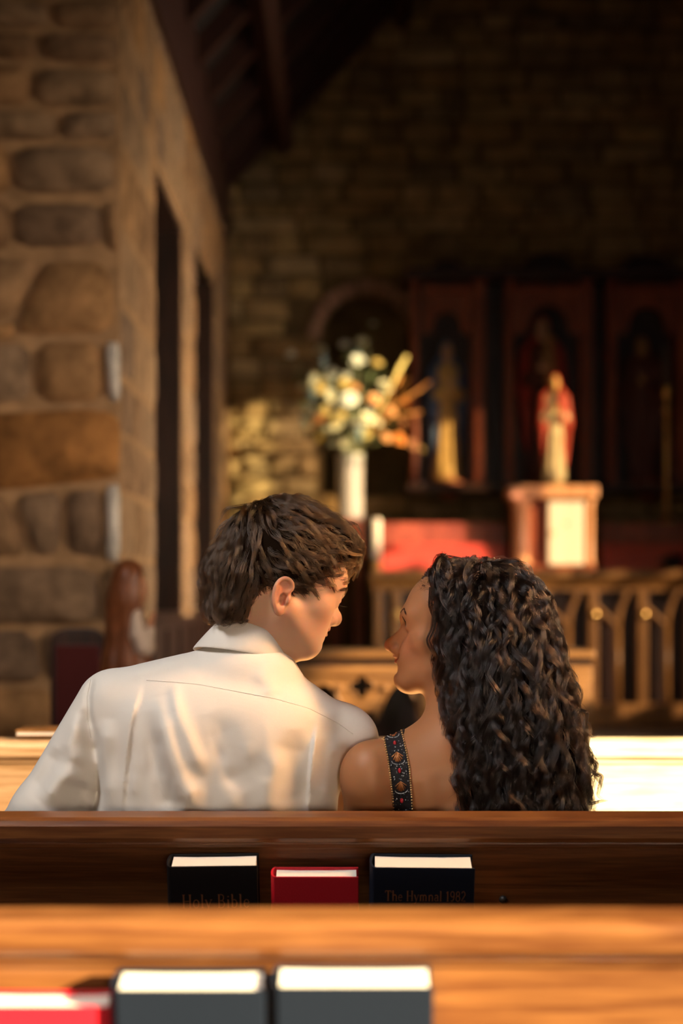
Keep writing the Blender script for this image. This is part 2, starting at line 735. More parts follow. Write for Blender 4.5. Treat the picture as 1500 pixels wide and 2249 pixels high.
US = unit_stones(12, 3)
US_far = with_mat(US, M['stone_far'])
US_pier = with_mat(US, M['stone_pier'])


def lay_stone(parent, meshes, c, w, h, depth, rz=0.0, tilt=0.0):
    o = bpy.data.objects.new('stone', random.choice(meshes))
    o.location = c
    o.rotation_euler = (0, tilt, rz)
    o.scale = (w, depth, h)
    o.parent = parent
    COL.objects.link(o)
    return o


def poly_stone(parent, poly, Y, mat, proud=.035):
    """a stone of given outline (photograph positions on the plane at depth Y)"""
    P = [W(x, y, Y) for x, y in poly]
    Q = []
    n = len(P)
    for i in range(n):                       # one corner cut
        a, b = P[i], P[(i + 1) % n]
        Q += [a.lerp(b, .16), a.lerp(b, .84)]
    c = sum(Q, Vector()) / len(Q)
    n = len(Q)
    vs = [q + (c - q) * .015 + Vector((0, .0, 0)) for q in Q]
    vs += [q + (c - q).normalized() * .024 + Vector((random.uniform(-.006, .006), -proud * random.uniform(.8, 1.15), random.uniform(-.006, .006))) for q in Q]
    vs.append(c + Vector((0, -proud * 1.35, 0)))
    fs = []
    for i in range(n):
        j = (i + 1) % n
        fs.append((i, j, n + j, n + i))
        fs.append((n + i, n + j, 2 * n))
    me = bpy.data.meshes.new('stone')
    me.from_pydata([tuple(v) for v in vs], [], fs)
    bm = bmesh.new()
    bm.from_mesh(me)
    bmesh.ops.recalc_face_normals(bm, faces=bm.faces)
    bm.to_mesh(me)
    bm.free()
    me.shade_smooth()
    me.materials.append(mat)
    o = bpy.data.objects.new('stone', me)
    o.parent = parent
    COL.objects.link(o)
    return o


# floors
struct(MB().box(-2.7, XR, -3.0, 5.6, -.15, 0), 'floor', M['floor'])
struct(MB().box(-2.7, XR, 5.6, 11.9, -.15, .14).box(XL, XR, 8.0, 11.9, .14, .28).box(XL, XR, 9.6, 11.9, .28, .42), 'floor_chancel', M['floor'])
# nave shell, seen only by the light
struct(MB().box(-2.7, -2.5, -3.2, 6.0, 0, 4.7), 'wall_left', M['plaster'])
struct(MB().box(-2.7, XR + .1, -3.2, -3.0, 0, 4.7), 'wall_back', M['plaster'])
struct(MB().box(-2.7, XR + .1, -3.2, 6.1, 4.6, 4.75), 'ceiling_nave', M['roofboard'])
struct(MB().box(XL, XR + .1, 5.95, 6.1, 4.6, 6.6), 'wall_arch', M['plaster'])

# wall behind the altar, with a round-headed recess left of the reredos
ax, az, ar = W(806, 745, YF).x, W(806, 745, YF).z, 0.30
sill = W(806, 1085, YF).z
xs = [ax - ar + 2 * ar * i / 16 for i in range(17)]
mb = MB().box(XL - .3, ax - ar, YF, YF + .45, -.2, 7).box(ax + ar, XR + .1, YF, YF + .45, -.2, 7)
mb.box(ax - ar, ax + ar, YF, YF + .45, -.2, sill)
mb.plate(xs, lambda x: az + math.sqrt(max(ar * ar - (x - ax) ** 2, 0)), lambda x: 7.0, YF, YF + .45)
mb.box(ax - ar, ax + ar, YF + .3, YF + .45, sill, az + ar)
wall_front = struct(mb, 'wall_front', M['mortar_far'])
# voussoirs of the recess
for i in range(9):
    a0, a1 = math.pi * i / 9 + .02, math.pi * (i + 1) / 9 - .02
    pl = [(ax + rr * math.cos(a), az + rr * math.sin(a)) for rr, a in ((ar, a0), (ar + .085, a0), (ar + .09, (a0 + a1) / 2), (ar + .085, a1), (ar, a1))]
    MB().prism(pl, YF - .045, YF + .1).build('voussoir', M['stone_arch'], wall_front, bevel=.008, seg=1)
z = W(0, 1240, YF).z
row = 0
cells = []
while z < 5.25:
    h = random.uniform(.085, .155)
    x = XL + .02 - random.random() * .2
    while x < 2.45:
        w = random.uniform(.16, .46)
        x0, x1 = max(x, XL + .01), x + w
        x = x1
        if x1 - x0 < .06:
            continue
        cx, cz = (x0 + x1) / 2, z + h / 2
        inx = max(0, min(x1, ax + ar + .1) - max(x0, ax - ar - .1))
        if inx > 0 and z + h > sill and z < az:
            if x0 < ax - ar - .1 - .05:
                x1 = ax - ar - .02
            elif x1 > ax + ar + .1 + .05:
                x0 = ax + ar + .02
            else:
                continue
            cx = (x0 + x1) / 2
        elif z + h >= az and math.hypot(cx - ax, max(z - az, 0)) < ar + .12:
            continue
        # behind the reredos nothing of the wall is seen
        if .50 < x0 and x1 < 2.2 and 1.75 < z and z + h < 3.2:
            continue
        cells.append((cx, cz, x1 - x0, h))
    z += h
cells.sort(key=lambda c: abs(c[0] - .3) * .35 + max(0, c[1] - 2.2) * .5)
for cx, cz, w, h in cells[:290]:
    lay_stone(wall_front, US_far, (cx, YF, cz), w * .97, h * .94, random.uniform(.025, .05), 0, random.uniform(-.05, .05))
rest = MB()
for cx, cz, w, h in cells[290:]:
    me = random.choice(US)
    rest.add([(v.co.x * w * .97 + cx, v.co.y * .035 + YF, v.co.z * h * .94 + cz) for v in me.vertices], [tuple(p.vertices) for p in me.polygons])
if rest.v:
    o = rest.build('stone_courses', M['stone_far'], wall_front, smooth=True)
    o['kind'] = 'stuff'

# pier of the chancel arch: mortar body, big stones on its face and down its side
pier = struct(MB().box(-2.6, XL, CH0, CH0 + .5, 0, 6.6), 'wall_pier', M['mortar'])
PS = [
    [(-60, 0), (100, 5), (110, 60), (-60, 62)], [(118, 0), (268, 0), (262, 66), (120, 62)],
    [(-60, 72), (80, 74), (84, 132), (-60, 128)], [(92, 72), (262, 76), (262, 140), (92, 134)],
    [(-60, 142), (70, 146), (66, 232), (-60, 230)], [(80, 148), (262, 156), (250, 236), (76, 234)],
    [(-60, 246), (128, 248), (120, 308), (-60, 306)], [(140, 248), (258, 244), (256, 306), (132, 308)],
    [(-60, 322), (18, 322), (22, 424), (-60, 424)], [(30, 322), (250, 322), (254, 424), (32, 426)],
    [(-60, 442), (16, 442), (24, 546), (-60, 546)], [(28, 448), (222, 446), (228, 540), (34, 546)], [(232, 446), (262, 448), (262, 552), (236, 550)],
    [(-60, 566), (92, 568), (30, 690), (-60, 712)], [(44, 700), (98, 580), (140, 572), (226, 576), (250, 620), (252, 730), (40, 738)],
    [(-60, 726), (30, 706), (34, 742), (-60, 748)],
    [(-60, 758), (66, 752), (70, 884), (-60, 886)], [(80, 754), (222, 750), (230, 878), (84, 886)], [(232, 752), (264, 750), (264, 884), (238, 880)],
    [(-60, 910), (60, 904), (180, 898), (250, 906), (266, 930), (264, 1040), (240, 1052), (60, 1072), (-60, 1078)],
    [(-60, 1092), (18, 1090), (62, 1222), (-60, 1226)], [(34, 1086), (136, 1076), (132, 1216), (78, 1222)], [(144, 1078), (224, 1072), (226, 1228), (150, 1216)],
    [(232, 1066), (264, 1060), (264, 1236), (234, 1232)],
    [(-60, 1246), (216, 1240), (222, 1360), (180, 1372), (-60, 1370)], [(228, 1246), (262, 1246), (262, 1370), (230, 1372)],
    [(-60, 1384), (72, 1384), (96, 1498), (-60, 1500)], [(84, 1384), (224, 1384), (226, 1500), (106, 1500)], [(232, 1384), (262, 1384), (262, 1500), (234, 1500)],
    [(-60, 1512), (120, 1512), (124, 1620), (-60, 1620)], [(132, 1512), (262, 1512), (262, 1620), (134, 1620)],
    [(-60, 1632), (60, 1632), (60, 1760), (-60, 1760)], [(70, 1632), (262, 1632), (262, 1760), (72, 1760)],
]
for i, p in enumerate(PS):
    poly_stone(pier, p, CH0, M['stone_orange'] if i == 19 else M['stone_pale'] if i in (18, 23) else M['stone_pier'])
z = .05
while z < 4.5:                 # the face goes on to the left, out of the picture
    h = random.uniform(.2, .3)
    x = -2.58
    while x < W(-75, 0, CH0).x - .05:
        w = min(random.uniform(.28, .5), W(-66, 0, CH0).x - x)
        lay_stone(pier, US_pier, (x + w / 2, CH0, z + h / 2), w * .95, h * .93, random.uniform(.025, .04))
        x += w
    z += h
# chancel side wall running away from the pier: two tall dark openings
Z0, ZT = 0.14, 3.5
WIN = [(7.13, 8.37, 2.92), (9.05, 10.5, 3.06)]
mb = MB()
ys = [CH0 + .5, 7.13, 8.37, 9.05, 10.5, YF + .4]
mb.box(XL - .45, XL, ys[0], ys[1], Z0, ZT).box(XL - .45, XL, ys[2], ys[3], Z0, ZT).box(XL - .45, XL, ys[4], ys[5], Z0, ZT)
for a, b, t in WIN:
    mb.box(XL - .45, XL, a, b, t, ZT).box(XL - .45, XL, a, b, Z0, 1.08)
wl = struct(mb, 'wall_left_chancel', M['mortar'])
ROT = math.pi / 2      # stone faces looking to +x
z = 1.1
while z < 3.45:
    h = random.uniform(.17, .30)
    h = min(h, 3.48 - z)
    y = CH0 + .02 + random.random() * .1
    for (a, b) in ((CH0 + .02, 7.10), (8.40, 9.03), (10.52, YF - .02)):
        y = a
        while y < b - .05:
            w = min(random.uniform(.25, .55), b - y)
            if b - y - w < .12:
                w = b - y
            lay_stone(wl, US_pier, (XL, y + w / 2, z + h / 2), w * .97, h * .95, random.uniform(.008, .013), ROT, 0)
            y += w
    for a, b, t in WIN:
        if z + h * .5 > t:
            y = a
            while y < b - .05:
                w = min(random.uniform(.3, .5), b - y)
                lay_stone(wl, US_pier, (XL, y + w / 2, z + h / 2), w * .97, h * .95, .012, ROT, 0)
                y += w
    z += h
for i, (a, b, t) in enumerate(WIN):
    fr = MB()
    fr.box(XL - .40, XL - .005, a, a + .03, 1.08, t).box(XL - .40, XL - .005, b - .03, b, 1.08, t).box(XL - .40, XL - .005, a, b, t - .03, t).box(XL - .40, XL - .01, a, b, 1.08, 1.11)
    w = struct(fr, 'window_%d' % (i + 1), M['darkwood'])
    MB().box(XL - .36, XL - .34, a + .03, b - .03, 1.11, t - .03).build('pane', M['black'], w)
    for k in range(1, 3):
        yy = a + (b - a) * k / 3
        MB().box(XL - .37, XL - .32, yy - .015, yy + .015, 1.11, t - .03).build('mullion', M['darkwood'], w)
# dark panelling under the openings
wn = struct(MB().box(XL, XL + .03, 6.6, YF - .05, .14, 1.06).box(XL, XL + .05, 6.6, YF - .05, 1.05, 1.085), 'trim_1', M['darkwood'])
for k in range(8):
    y0 = 6.65 + k * .6
    MB().box(XL + .03, XL + .045, y0, y0 + .07, .16, 1.05).build('stile', M['darkwood'], wn)
# wall plate and roof of the chancel
struct(MB().box(XL - .45, XL + .03, CH0 + .1, YF, ZT, 3.98), 'trim_2', M['rafter'])
SL = math.radians(47)
xr = (XL + XR) / 2 + .02
ridge = 3.95 + (xr - XL) * math.tan(SL)
roof = MB()
roof.prism([(XL - .4, 3.95 - .4 * math.tan(SL)), (xr, ridge), (xr, ridge + .1), (XL - .5, 3.95 - .4 * math.tan(SL) + .05)], CH0, YF + .1)
roof.prism([(XR, 3.95), (xr, ridge), (xr, ridge + .1), (XR, 4.06)], CH0, YF + .1)
roof = struct(roof, 'ceiling', M['roofboard'])


def along(s, dy=0):      # point on the left roof slope, s metres up from the plate
    return XL + s * math.cos(SL) + dy * math.sin(SL), 3.95 + s * math.sin(SL) - dy * math.cos(SL)


for k, y in enumerate((11.45, 10.85, 10.2, 9.5, 8.85, 8.2, 7.6, 7.0)):
    (x0, z0), (x1, z1), (x2, z2), (x3, z3) = along(-.05, .0), along(2.9, .0), along(2.9, .11), along(-.05, .11)
    MB().prism([(x0, z0), (x1, z1), (x2, z2), (x3, z3)], y, y + .09).build('rafter', M['rafter'], roof)
    MB().prism([(2 * xr - x0, z0), (2 * xr - x1, z1), (2 * xr - x2, z2), (2 * xr - x3, z3)], y, y + .09).build('rafter', M['rafter'], roof)
for s in (.36, 1.5):
    (x0, z0), (x1, z1), (x2, z2), (x3, z3) = along(s - .05, .1), along(s + .05, .1), along(s + .05, .22), along(s - .05, .22)
    MB().prism([(x0, z0), (x1, z1), (x2, z2), (x3, z3)], CH0 + .1, YF - .02).build('purlin', M['rafter'], roof)
    MB().prism([(2 * xr - x0, z0), (2 * xr - x1, z1), (2 * xr - x2, z2), (2 * xr - x3, z3)], CH0 + .1, YF - .02).build('purlin', M['rafter'], roof)

# right-hand wall: unseen openings cut to throw the wanted sun patches, behind dimming panes
M['g_clear'] = tinted_glass('clear_glass', (.74, .89, 1.0))
M['g_amber'] = tinted_glass('amber_glass', (.36, .355, .35))
M['g_red'] = tinted_glass('red_glass', (.46, .42, .52))
M['g_straw'] = tinted_glass('pale_straw_glass', (.42, .44, .42))
M['g_gold2'] = tinted_glass('straw_glass', (.30, .28, .24))
M['g_gold'] = tinted_glass('gold_glass', (.36, .36, .36))
M['g_dim'] = tinted_glass('smoky_glass', (.24, .24, .25))
M['g_near'] = tinted_glass('old_glass', (.60, .64, .64))
PATCH = []     # sunlit patch: x0, x1, z0, z1, depth, glass, lights


def patch(x0, x1, z0, z1, Y, glass, n):
    for i in range(n):
        PATCH.append((x0 + (x1 - x0) * i / n, x0 + (x1 - x0) * (i + 1) / n, z0, z1, Y, glass))


patch(-.75, .95, .55, 1.06, 1.68, 'g_near', 6)            # nearest pew and its books
patch(.40, 1.15, .55, .97, 3.72, 'g_clear', 3)           # pew ahead, right of the woman
patch(-.95, -.36, .60, .96, 3.72, 'g_amber', 2)          # pew ahead, left of the man
patch(-.10, .90, .80, 1.03, 5.98, 'g_gold', 3)           # prayer desk
patch(.19, 1.0, 1.33, 1.74, 10.72, 'g_red', 3)           # gradine
patch(-.14, .19, 1.36, 2.0, 10.85, 'g_amber', 2)        # vase and its stand
patch(-.34, .50, 2.0, 2.95, 10.85, 'g_straw', 3)          # bouquet
patch(.50, .80, 1.80, 2.75, 10.85, 'g_dim', 1)           # wall and the blue figure behind the bouquet
patch(1.0, 1.56, 1.30, 1.86, 10.62, 'g_amber', 3)        # tabernacle
patch(1.0, 1.56, 1.86, 2.60, 10.72, 'g_gold2', 3)        # the figure on it
patch(.9, 2.2, .50, 1.26, 10.38, 'g_dim', 4)             # altar front
holes = []
for x0, x1, z0, z1, Y, g in PATCH:
    s0, s1 = (XR - x0) / -SUN.x, (XR - x1) / -SUN.x
    y0, y1 = Y - SUN.y * s0, Y - SUN.y * s1
    sm = (s0 + s1) / 2
    holes.append((min(y0, y1), max(y0, y1), z0 - SUN.z * sm, z1 - SUN.z * sm, g))
yc = sorted({-3.2, YF + .4} | {v for h in holes for v in h[:2]})
mb = MB()
TH = .04
for a, b in zip(yc[:-1], yc[1:]):
    if b - a < 1e-6:
        continue
    mid = (a + b) / 2
    iv = sorted([(h[2], h[3]) for h in holes if h[0] < mid < h[1]])
    z = 0.0
    for p, q in iv:
        if p > z:
            mb.box(XR, XR + TH, a, b, z, p)
        z = max(z, q)
    mb.box(XR, XR + TH, a, b, z, 7.0)
struct(mb, 'wall_right', M['plaster'])
for i, (y0, y1, z0, z1, g) in enumerate(holes):
    w = struct(MB().box(XR + .012, XR + .016, y0, y1, z0, z1), 'window_%d' % (i + 3), M[g])  # filter pane in an opening shaped for its sun patch
# ================================================================== PEWS AND BOOKS
TILT = math.radians(9)


def pew(Yt, zt, x0, x1, label, knob=None, wd_='pew'):
    """church bench seen from behind; Yt, zt: rear top edge of its leaning back"""
    t = empty('pew', (0, Yt, 0), label, 'pew', 'church pews')
    R = Matrix.Translation((0, Yt, zt)) @ Matrix.Rotation(TILT, 4, 'X')
    # local: y into the back (away from camera), z up along the leaning back

    def lb(*a):
        return MB().box(*a, M4=R)
    lb(x0, x1, .006, .026, -.62, -.03).build('back_panel', M[wd_], t)
    prof = [(-.012, -.034), (-.016, -.026), (-.016, -.008), (-.011, -.001), (-.003, .002), (.030, .002), (.040, -.004), (.042, -.03), (.034, -.036)]
    MB().prism([(y, z) for y, z in prof], x0, x1, M4=R @ Matrix(((0, 1, 0, 0), (1, 0, 0, 0), (0, 0, 1, 0), (0, 0, 0, 1)))).build('cap_rail', M[wd_], t, bevel=.002)
    lb(x0, x1, -.002, .008, -.047, -.036).build('moulding', M[wd_], t, bevel=.003)
    lb(x0, x1, -.004, .008, -.62, -.52).build('bottom_rail', M[wd_], t, bevel=.003)
    # seat and its bearers
    MB().box(x0, x1, Yt + .10, Yt + .50, .42, .45).build('seat', M[wd_], t, bevel=.008)
    MB().box(x0, x1, Yt + .46, Yt + .485, .30, .42).build('seat_rail', M[wd_], t, bevel=.003)
    # book rack
    lb(x0 + .05, x1 - .05, -.075, .006, -.262, -.248).build('rack_shelf', M[wd_], t, bevel=.002)
    lb(x0 + .05, x1 - .05, -.083, -.073, -.262, -.20).build('rack_lip', M[wd_], t, bevel=.002)
    for x in (x0, x1 - .045):
        MB().plate([x, x + .045], lambda q: 0.0, lambda q: zt + .0, Yt - .02, Yt + .03, M4=None)
        pl = [(Yt - .03, 0), (Yt + .50, 0), (Yt + .50, .50), (Yt + .40, .58), (Yt + .16, zt - .10), (Yt + .06, zt + .03), (Yt - .03, zt + .03), (Yt - .01, zt - .3)]
        MB().prism(pl, x, x + .045, M4=Matrix(((0, 1, 0, 0), (1, 0, 0, 0), (0, 0, 1, 0), (0, 0, 0, 1)))).build('bench_end', M['pew_v'], t, bevel=.006)
    if knob:
        MB().lathe([(.002, 0), (.006, .002), (.006, .006), (.003, .009)], n=10, M4=R @ Matrix.Translation((knob[0], .006, knob[1])) @ Matrix.Rotation(math.pi / 2, 4, 'X')).build('screw_head', M['black'], t, smooth=True)
    t['R'] = 0
    del t['R']
    return R


P0Y, P1Y, P2Y = 1.71, 2.60, 3.72
P0Z = .8846
P1Z = .8689
P2Z = .8864
R0 = pew(P0Y, P0Z, -1.7, 1.75, 'sunlit oak pew nearest the camera, two navy books in its rack')
R1 = pew(P1Y, P1Z, -1.7, 1.75, 'dark oak pew whose back the seated couple lean against', (W(1108, 1978, P1Y).x, -.125))
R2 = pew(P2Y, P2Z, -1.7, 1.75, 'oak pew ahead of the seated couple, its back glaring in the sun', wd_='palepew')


def glyphs():
    """serif letters as strokes in a 1-high em: (polyline, thick)"""
    def arc(cx, cy, rx, ry, a0, a1, n=9):
        return [(cx + rx * math.cos(math.radians(a0 + (a1 - a0) * i / n)), cy + ry * math.sin(math.radians(a0 + (a1 - a0) * i / n))) for i in range(n + 1)]
    T, t = .11, .045
    s = lambda x, y, w=.1: ([(x - w, y), (x + w, y)], t)
    g = {}
    g['H'] = (.82, [([(.17, 0), (.17, 1)], T), ([(.65, 0), (.65, 1)], T), ([(.17, .5), (.65, .5)], t), s(.17, 0), s(.17, 1), s(.65, 0), s(.65, 1)])
    g['o'] = (.58, [(arc(.29, .3, .2, .3, 0, 360, 16), .08)])
    g['l'] = (.34, [([(.17, 0), (.17, 1.02)], T), s(.17, 0), ([(.07, 1.0), (.17, 1.02)], t)])
    g['y'] = (.58, [([(.1, .6), (.3, .02)], T), ([(.5, .6), (.3, .02), (.2, -.25), (.08, -.25)], t), s(.1, .6, .08), s(.5, .6, .08)])
    g['B'] = (.70, [([(.17, 0), (.17, 1)], T), ([(.08, 1), (.35, 1)] + arc(.35, .76, .17, .24, 90, -90) + [(.17, .52)], .06), ([(.3, .52)] + arc(.35, .26, .22, .26, 90, -90) + [(.08, 0)], .07)])
    g['i'] = (.32, [([(.16, 0), (.16, .6)], T), s(.16, 0, .09), ([(.08, .59), (.16, .6)], t), ([(.16, .80), (.16, .88)], .1)])
    g['b'] = (.60, [([(.15, 0), (.15, 1.02)], T), (arc(.29, .3, .2, .3, 140, -140, 14), .07), ([(.06, 1.0), (.15, 1.02)], t)])
    g['e'] = (.54, [([(.1, .33), (.45, .33)] + arc(.28, .3, .18, .3, 8, 320, 14), .065)])
    g['T'] = (.74, [([(.37, 0), (.37, 1)], .14), ([(.06, .82), (.08, 1), (.66, 1), (.68, .82)], .08), s(.37, 0, .13)])
    g['h'] = (.64, [([(.15, 0), (.15, 1.02)], .13), ([(.15, .45)] + arc(.33, .42, .16, .18, 150, 0, 8) + [(.49, 0)], .1), s(.15, 0), s(.49, 0), ([(.05, 1.0), (.15, 1.02)], t)])
    g['m'] = (.92, [([(.15, 0), (.15, .6)], .13)] + [([(x, .45)] + arc(x + .15, .43, .14, .17, 150, 0, 7) + [(x + .29, 0)], .1) for x in (.15, .44)] + [s(.15, 0), s(.44, 0), s(.73, 0)])
    g['n'] = (.64, [([(.15, 0), (.15, .6)], .13), ([(.15, .45)] + arc(.33, .42, .16, .18, 150, 0, 8) + [(.49, 0)], .1), s(.15, 0), s(.49, 0)])
    g['a'] = (.56, [(arc(.26, .17, .16, .17, 60, 330, 10), .08), ([(.12, .52)] + arc(.27, .44, .15, .16, 130, 0, 6) + [(.42, .08), (.52, .02)], .1)])
    g['1'] = (.46, [([(.1, .82), (.23, 1), (.23, 0)], .12), s(.23, 0, .12)])
    g['9'] = (.58, [(arc(.28, .70, .19, .28, 0, 360, 14), .08), ([(.47, .7), (.44, .3), (.3, .02), (.12, .04)], .08)])
    g['8'] = (.58, [(arc(.28, .74, .16, .24, 0, 360, 14), .08), (arc(.28, .26, .2, .27, 0, 360, 14), .08)])
    g['2'] = (.58, [(arc(.27, .72, .18, .27, 160, -20, 9) + [(.08, .03), (.5, .03)], .09)])
    g[' '] = (.34, [])
    return g


GL = glyphs()


def lettering(text, size, M4, mat, parent, squeeze=1.0):
    """flat stamped letters in local xz facing -y, centred"""
    width = sum(GL[c][0] for c in text) * size * squeeze
    mb = MB()
    x = -width / 2
    for c in text:
        adv, st = GL[c]
        for pts, th in st:
            n = len(pts)
            vs = []
            for i in range(n):
                a = Vector(pts[max(i - 1, 0)])
                b = Vector(pts[min(i + 1, n - 1)])
                d = (b - a)
                d = d.normalized() if d.length else Vector((1, 0))
                nx, ny = -d.y * th / 2, d.x * th / 2
                px, py = pts[i]
                vs += [(x + (px + nx) * size * squeeze, 0, (py + ny) * size), (x + (px - nx) * size * squeeze, 0, (py - ny) * size)]
            mb.add(vs, [(2 * i, 2 * i + 1, 2 * i + 3, 2 * i + 2) for i in range(n - 1)], M4)
        x += adv * size * squeeze
    return mb.build('title', mat, parent)


def book(R, x, w, h, th, zoff, cover, label, roll=0.0, lean=0.0, yaw=0.0, title=None, group='books in the pew racks', fan=0.0):
    """hardback standing in a rack: spine on its left, front cover to the camera. R: frame of the leaning pew back; local origin: bottom left at the back board"""
    T = R @ Matrix.Translation((x, -.004, zoff + .0015)) @ Matrix.Rotation(yaw, 4, 'Z') @ Matrix.Rotation(roll, 4, 'Y') @ Matrix.Rotation(lean, 4, 'X')
    loc = T.translation.copy()
    t = empty('book', loc, label, 'book', group)
    c = .0028
    cov = MB()
    cov.box(0.004, w, -c, 0, 0, h, M4=T).box(0.004, w, -th, -th + c, 0, h, M4=T)
    cov.build('cover', M[cover], t, bevel=.0012)
    prof = []
    for i in range(9):
        a = math.pi * (i / 8 - .5)
        prof.append((.004 - .006 * math.cos(a), -th / 2 + th / 2 * math.sin(a)))
    inner = [(xx + c, yy * .9 - .05 * th) for xx, yy in prof][::-1]
    pl = prof + [(.006, -.0001), (.006, -c)] + inner + [(.006, -th + c), (.006, -th)]
    n = len(prof)
    sp = MB()
    vs, fs = [], []
    for xx, yy in prof:
        vs += [(xx, yy, 0), (xx, yy, h), (min(xx + c, .0075), yy * .92 - .04 * th, h), (min(xx + c, .0075), yy * .92 - .04 * th, 0)]
    for i in range(n - 1):
        p, q = 4 * i, 4 * i + 4
        for a in range(4):
            b = (a + 1) % 4
            fs.append((p + a, p + b, q + b, q + a))
    sp.add(vs, fs, T).build('spine', M[cover], t, smooth=False)
    pg = MB()
    m = .0035
    xs = [.006, w * .3, w * .7, w - m]
    vs = []
    for xx in xs:
        sag = fan * (xx / w)
        dip = .0012 * math.sin(xx / w * math.pi)
        vs += [(xx, -th + c + .0003, m), (xx, -c - .0003, m), (xx, -c - .0003, h - m - dip), (xx, -th + c + .0003, h - m - dip - sag)]
    fs = [(0, 1, 2, 3), (12, 15, 14, 13)]
    for i in range(3):
        p, q = 4 * i, 4 * i + 4
        for a in range(4):
            b = (a + 1) % 4
            fs.append((p + a, q + a, q + b, p + b))
    pg.add(vs, fs, T).build('page_block', M['pages'], t)
    if title:
        txt, size, zz, sq = title
        lettering(txt, size, T @ Matrix.Translation((w / 2 + .004, -th - .0006, h - zz)), M['letter'], t, sq)
    return t


def bx(px, Y):
    return (px - 750) * Y / F


yb = P1Y - .04
zb = -.248
book(R1, bx(372, yb), bx(570, yb) - bx(372, yb), .1935, .052, zb + .004, 'cov_black', 'black bible in the rack behind the man, leftmost of the row', title=('Holy Bible', .0195, .0625, .98), roll=-.012, fan=.002, lean=.06)
book(R1, bx(597, yb), bx(788, yb) - bx(597, yb), .1735, .040, zb + .004, 'cov_red', 'small red book in the rack behind the couple, between black bible and navy hymnal', lean=.06)
book(R1, bx(812, yb), bx(1038, yb) - bx(812, yb), .1935, .057, zb + .005, 'cov_navy', 'navy hymnal in the rack behind the woman, faint gilt title on its cover', title=('The Hymnal 1982', .0150, .050, .90), roll=.010, fan=.002, lean=.06)
yb = P0Y - .045
book(R0, bx(247, yb), bx(583, yb) - bx(247, yb), .199, .050, zb + .004, 'cov_navy', 'navy hymnal in the nearest rack, beside the red book', fan=.002, lean=.05)
book(R0, bx(600, yb), bx(950, yb) - bx(600, yb), .203, .053, zb + .004, 'cov_navy', 'navy hymnal in the nearest rack, the last of the row with bare wood beyond', fan=.002, lean=.05)
book(R0, bx(-60, yb), bx(238, yb) - bx(-60, yb), .175, .036, zb + .006, 'cov_red', 'red book in the nearest rack, cut by the edge of the picture', lean=.06)
# a service book lying flat on the cap of the pew ahead
yl = P2Y + .02
t = empty('book', (bx(78, yl), yl, P2Z + .010), 'tan booklet lying flat on the pew ahead, left of the man', 'book')
MB().box(bx(38, yl), bx(150, yl), yl - .02, yl + .10, P2Z + .0115, P2Z + .013).box(bx(38, yl), bx(150, yl), yl - .02, yl + .10, P2Z + .021, P2Z + .024).build('cover', M['desk'], t)
MB().box(bx(40, yl), bx(148, yl), yl - .017, yl + .097, P2Z + .013, P2Z + .021).build('page_block', M['pages'], t)

# ================================================================== PRAYER DESK
YD = 6.0
dl, dr = W(628, 0, YD).x, W(1300, 0, YD).x
dt = W(0, 1428, YD).z


def zd(py):
    return W(0, py, YD).z


desk = empty('prayer_desk', ((dl + dr) / 2, YD, .14), 'golden oak prayer desk with pierced quatrefoil front, beyond the couple', 'prayer desk')
MB().box(dl - .01, dr + .01, YD - .02, YD + .30, zd(1447), dt).build('desk_top', M['desk'], desk, bevel=.008)
MB().box(dl, dr, YD + .005, YD + .04, zd(1462), zd(1447)).build('cove', M['darkwood'], desk)
MB().box(dl, dr, YD - .005, YD + .04, zd(1486), zd(1462)).build('frieze', M['desk'], desk, bevel=.004)
MB().box(dl, dr, YD, YD + .05, .14, .26).build('bottom_rail', M['desk'], desk, bevel=.006)
posts = [640, 948, 1277]
for p in posts:
    x = W(p, 0, YD).x
    MB().box(x - .035, x + .035, YD - .02, YD + .06, .14, zd(1468)).build('post', M['desk'], desk, bevel=.006)
    MB().box(x - .02, x + .02, YD - .028, YD - .018, .30, zd(1500)).build('post_fillet', M['desk'], desk, bevel=.004)
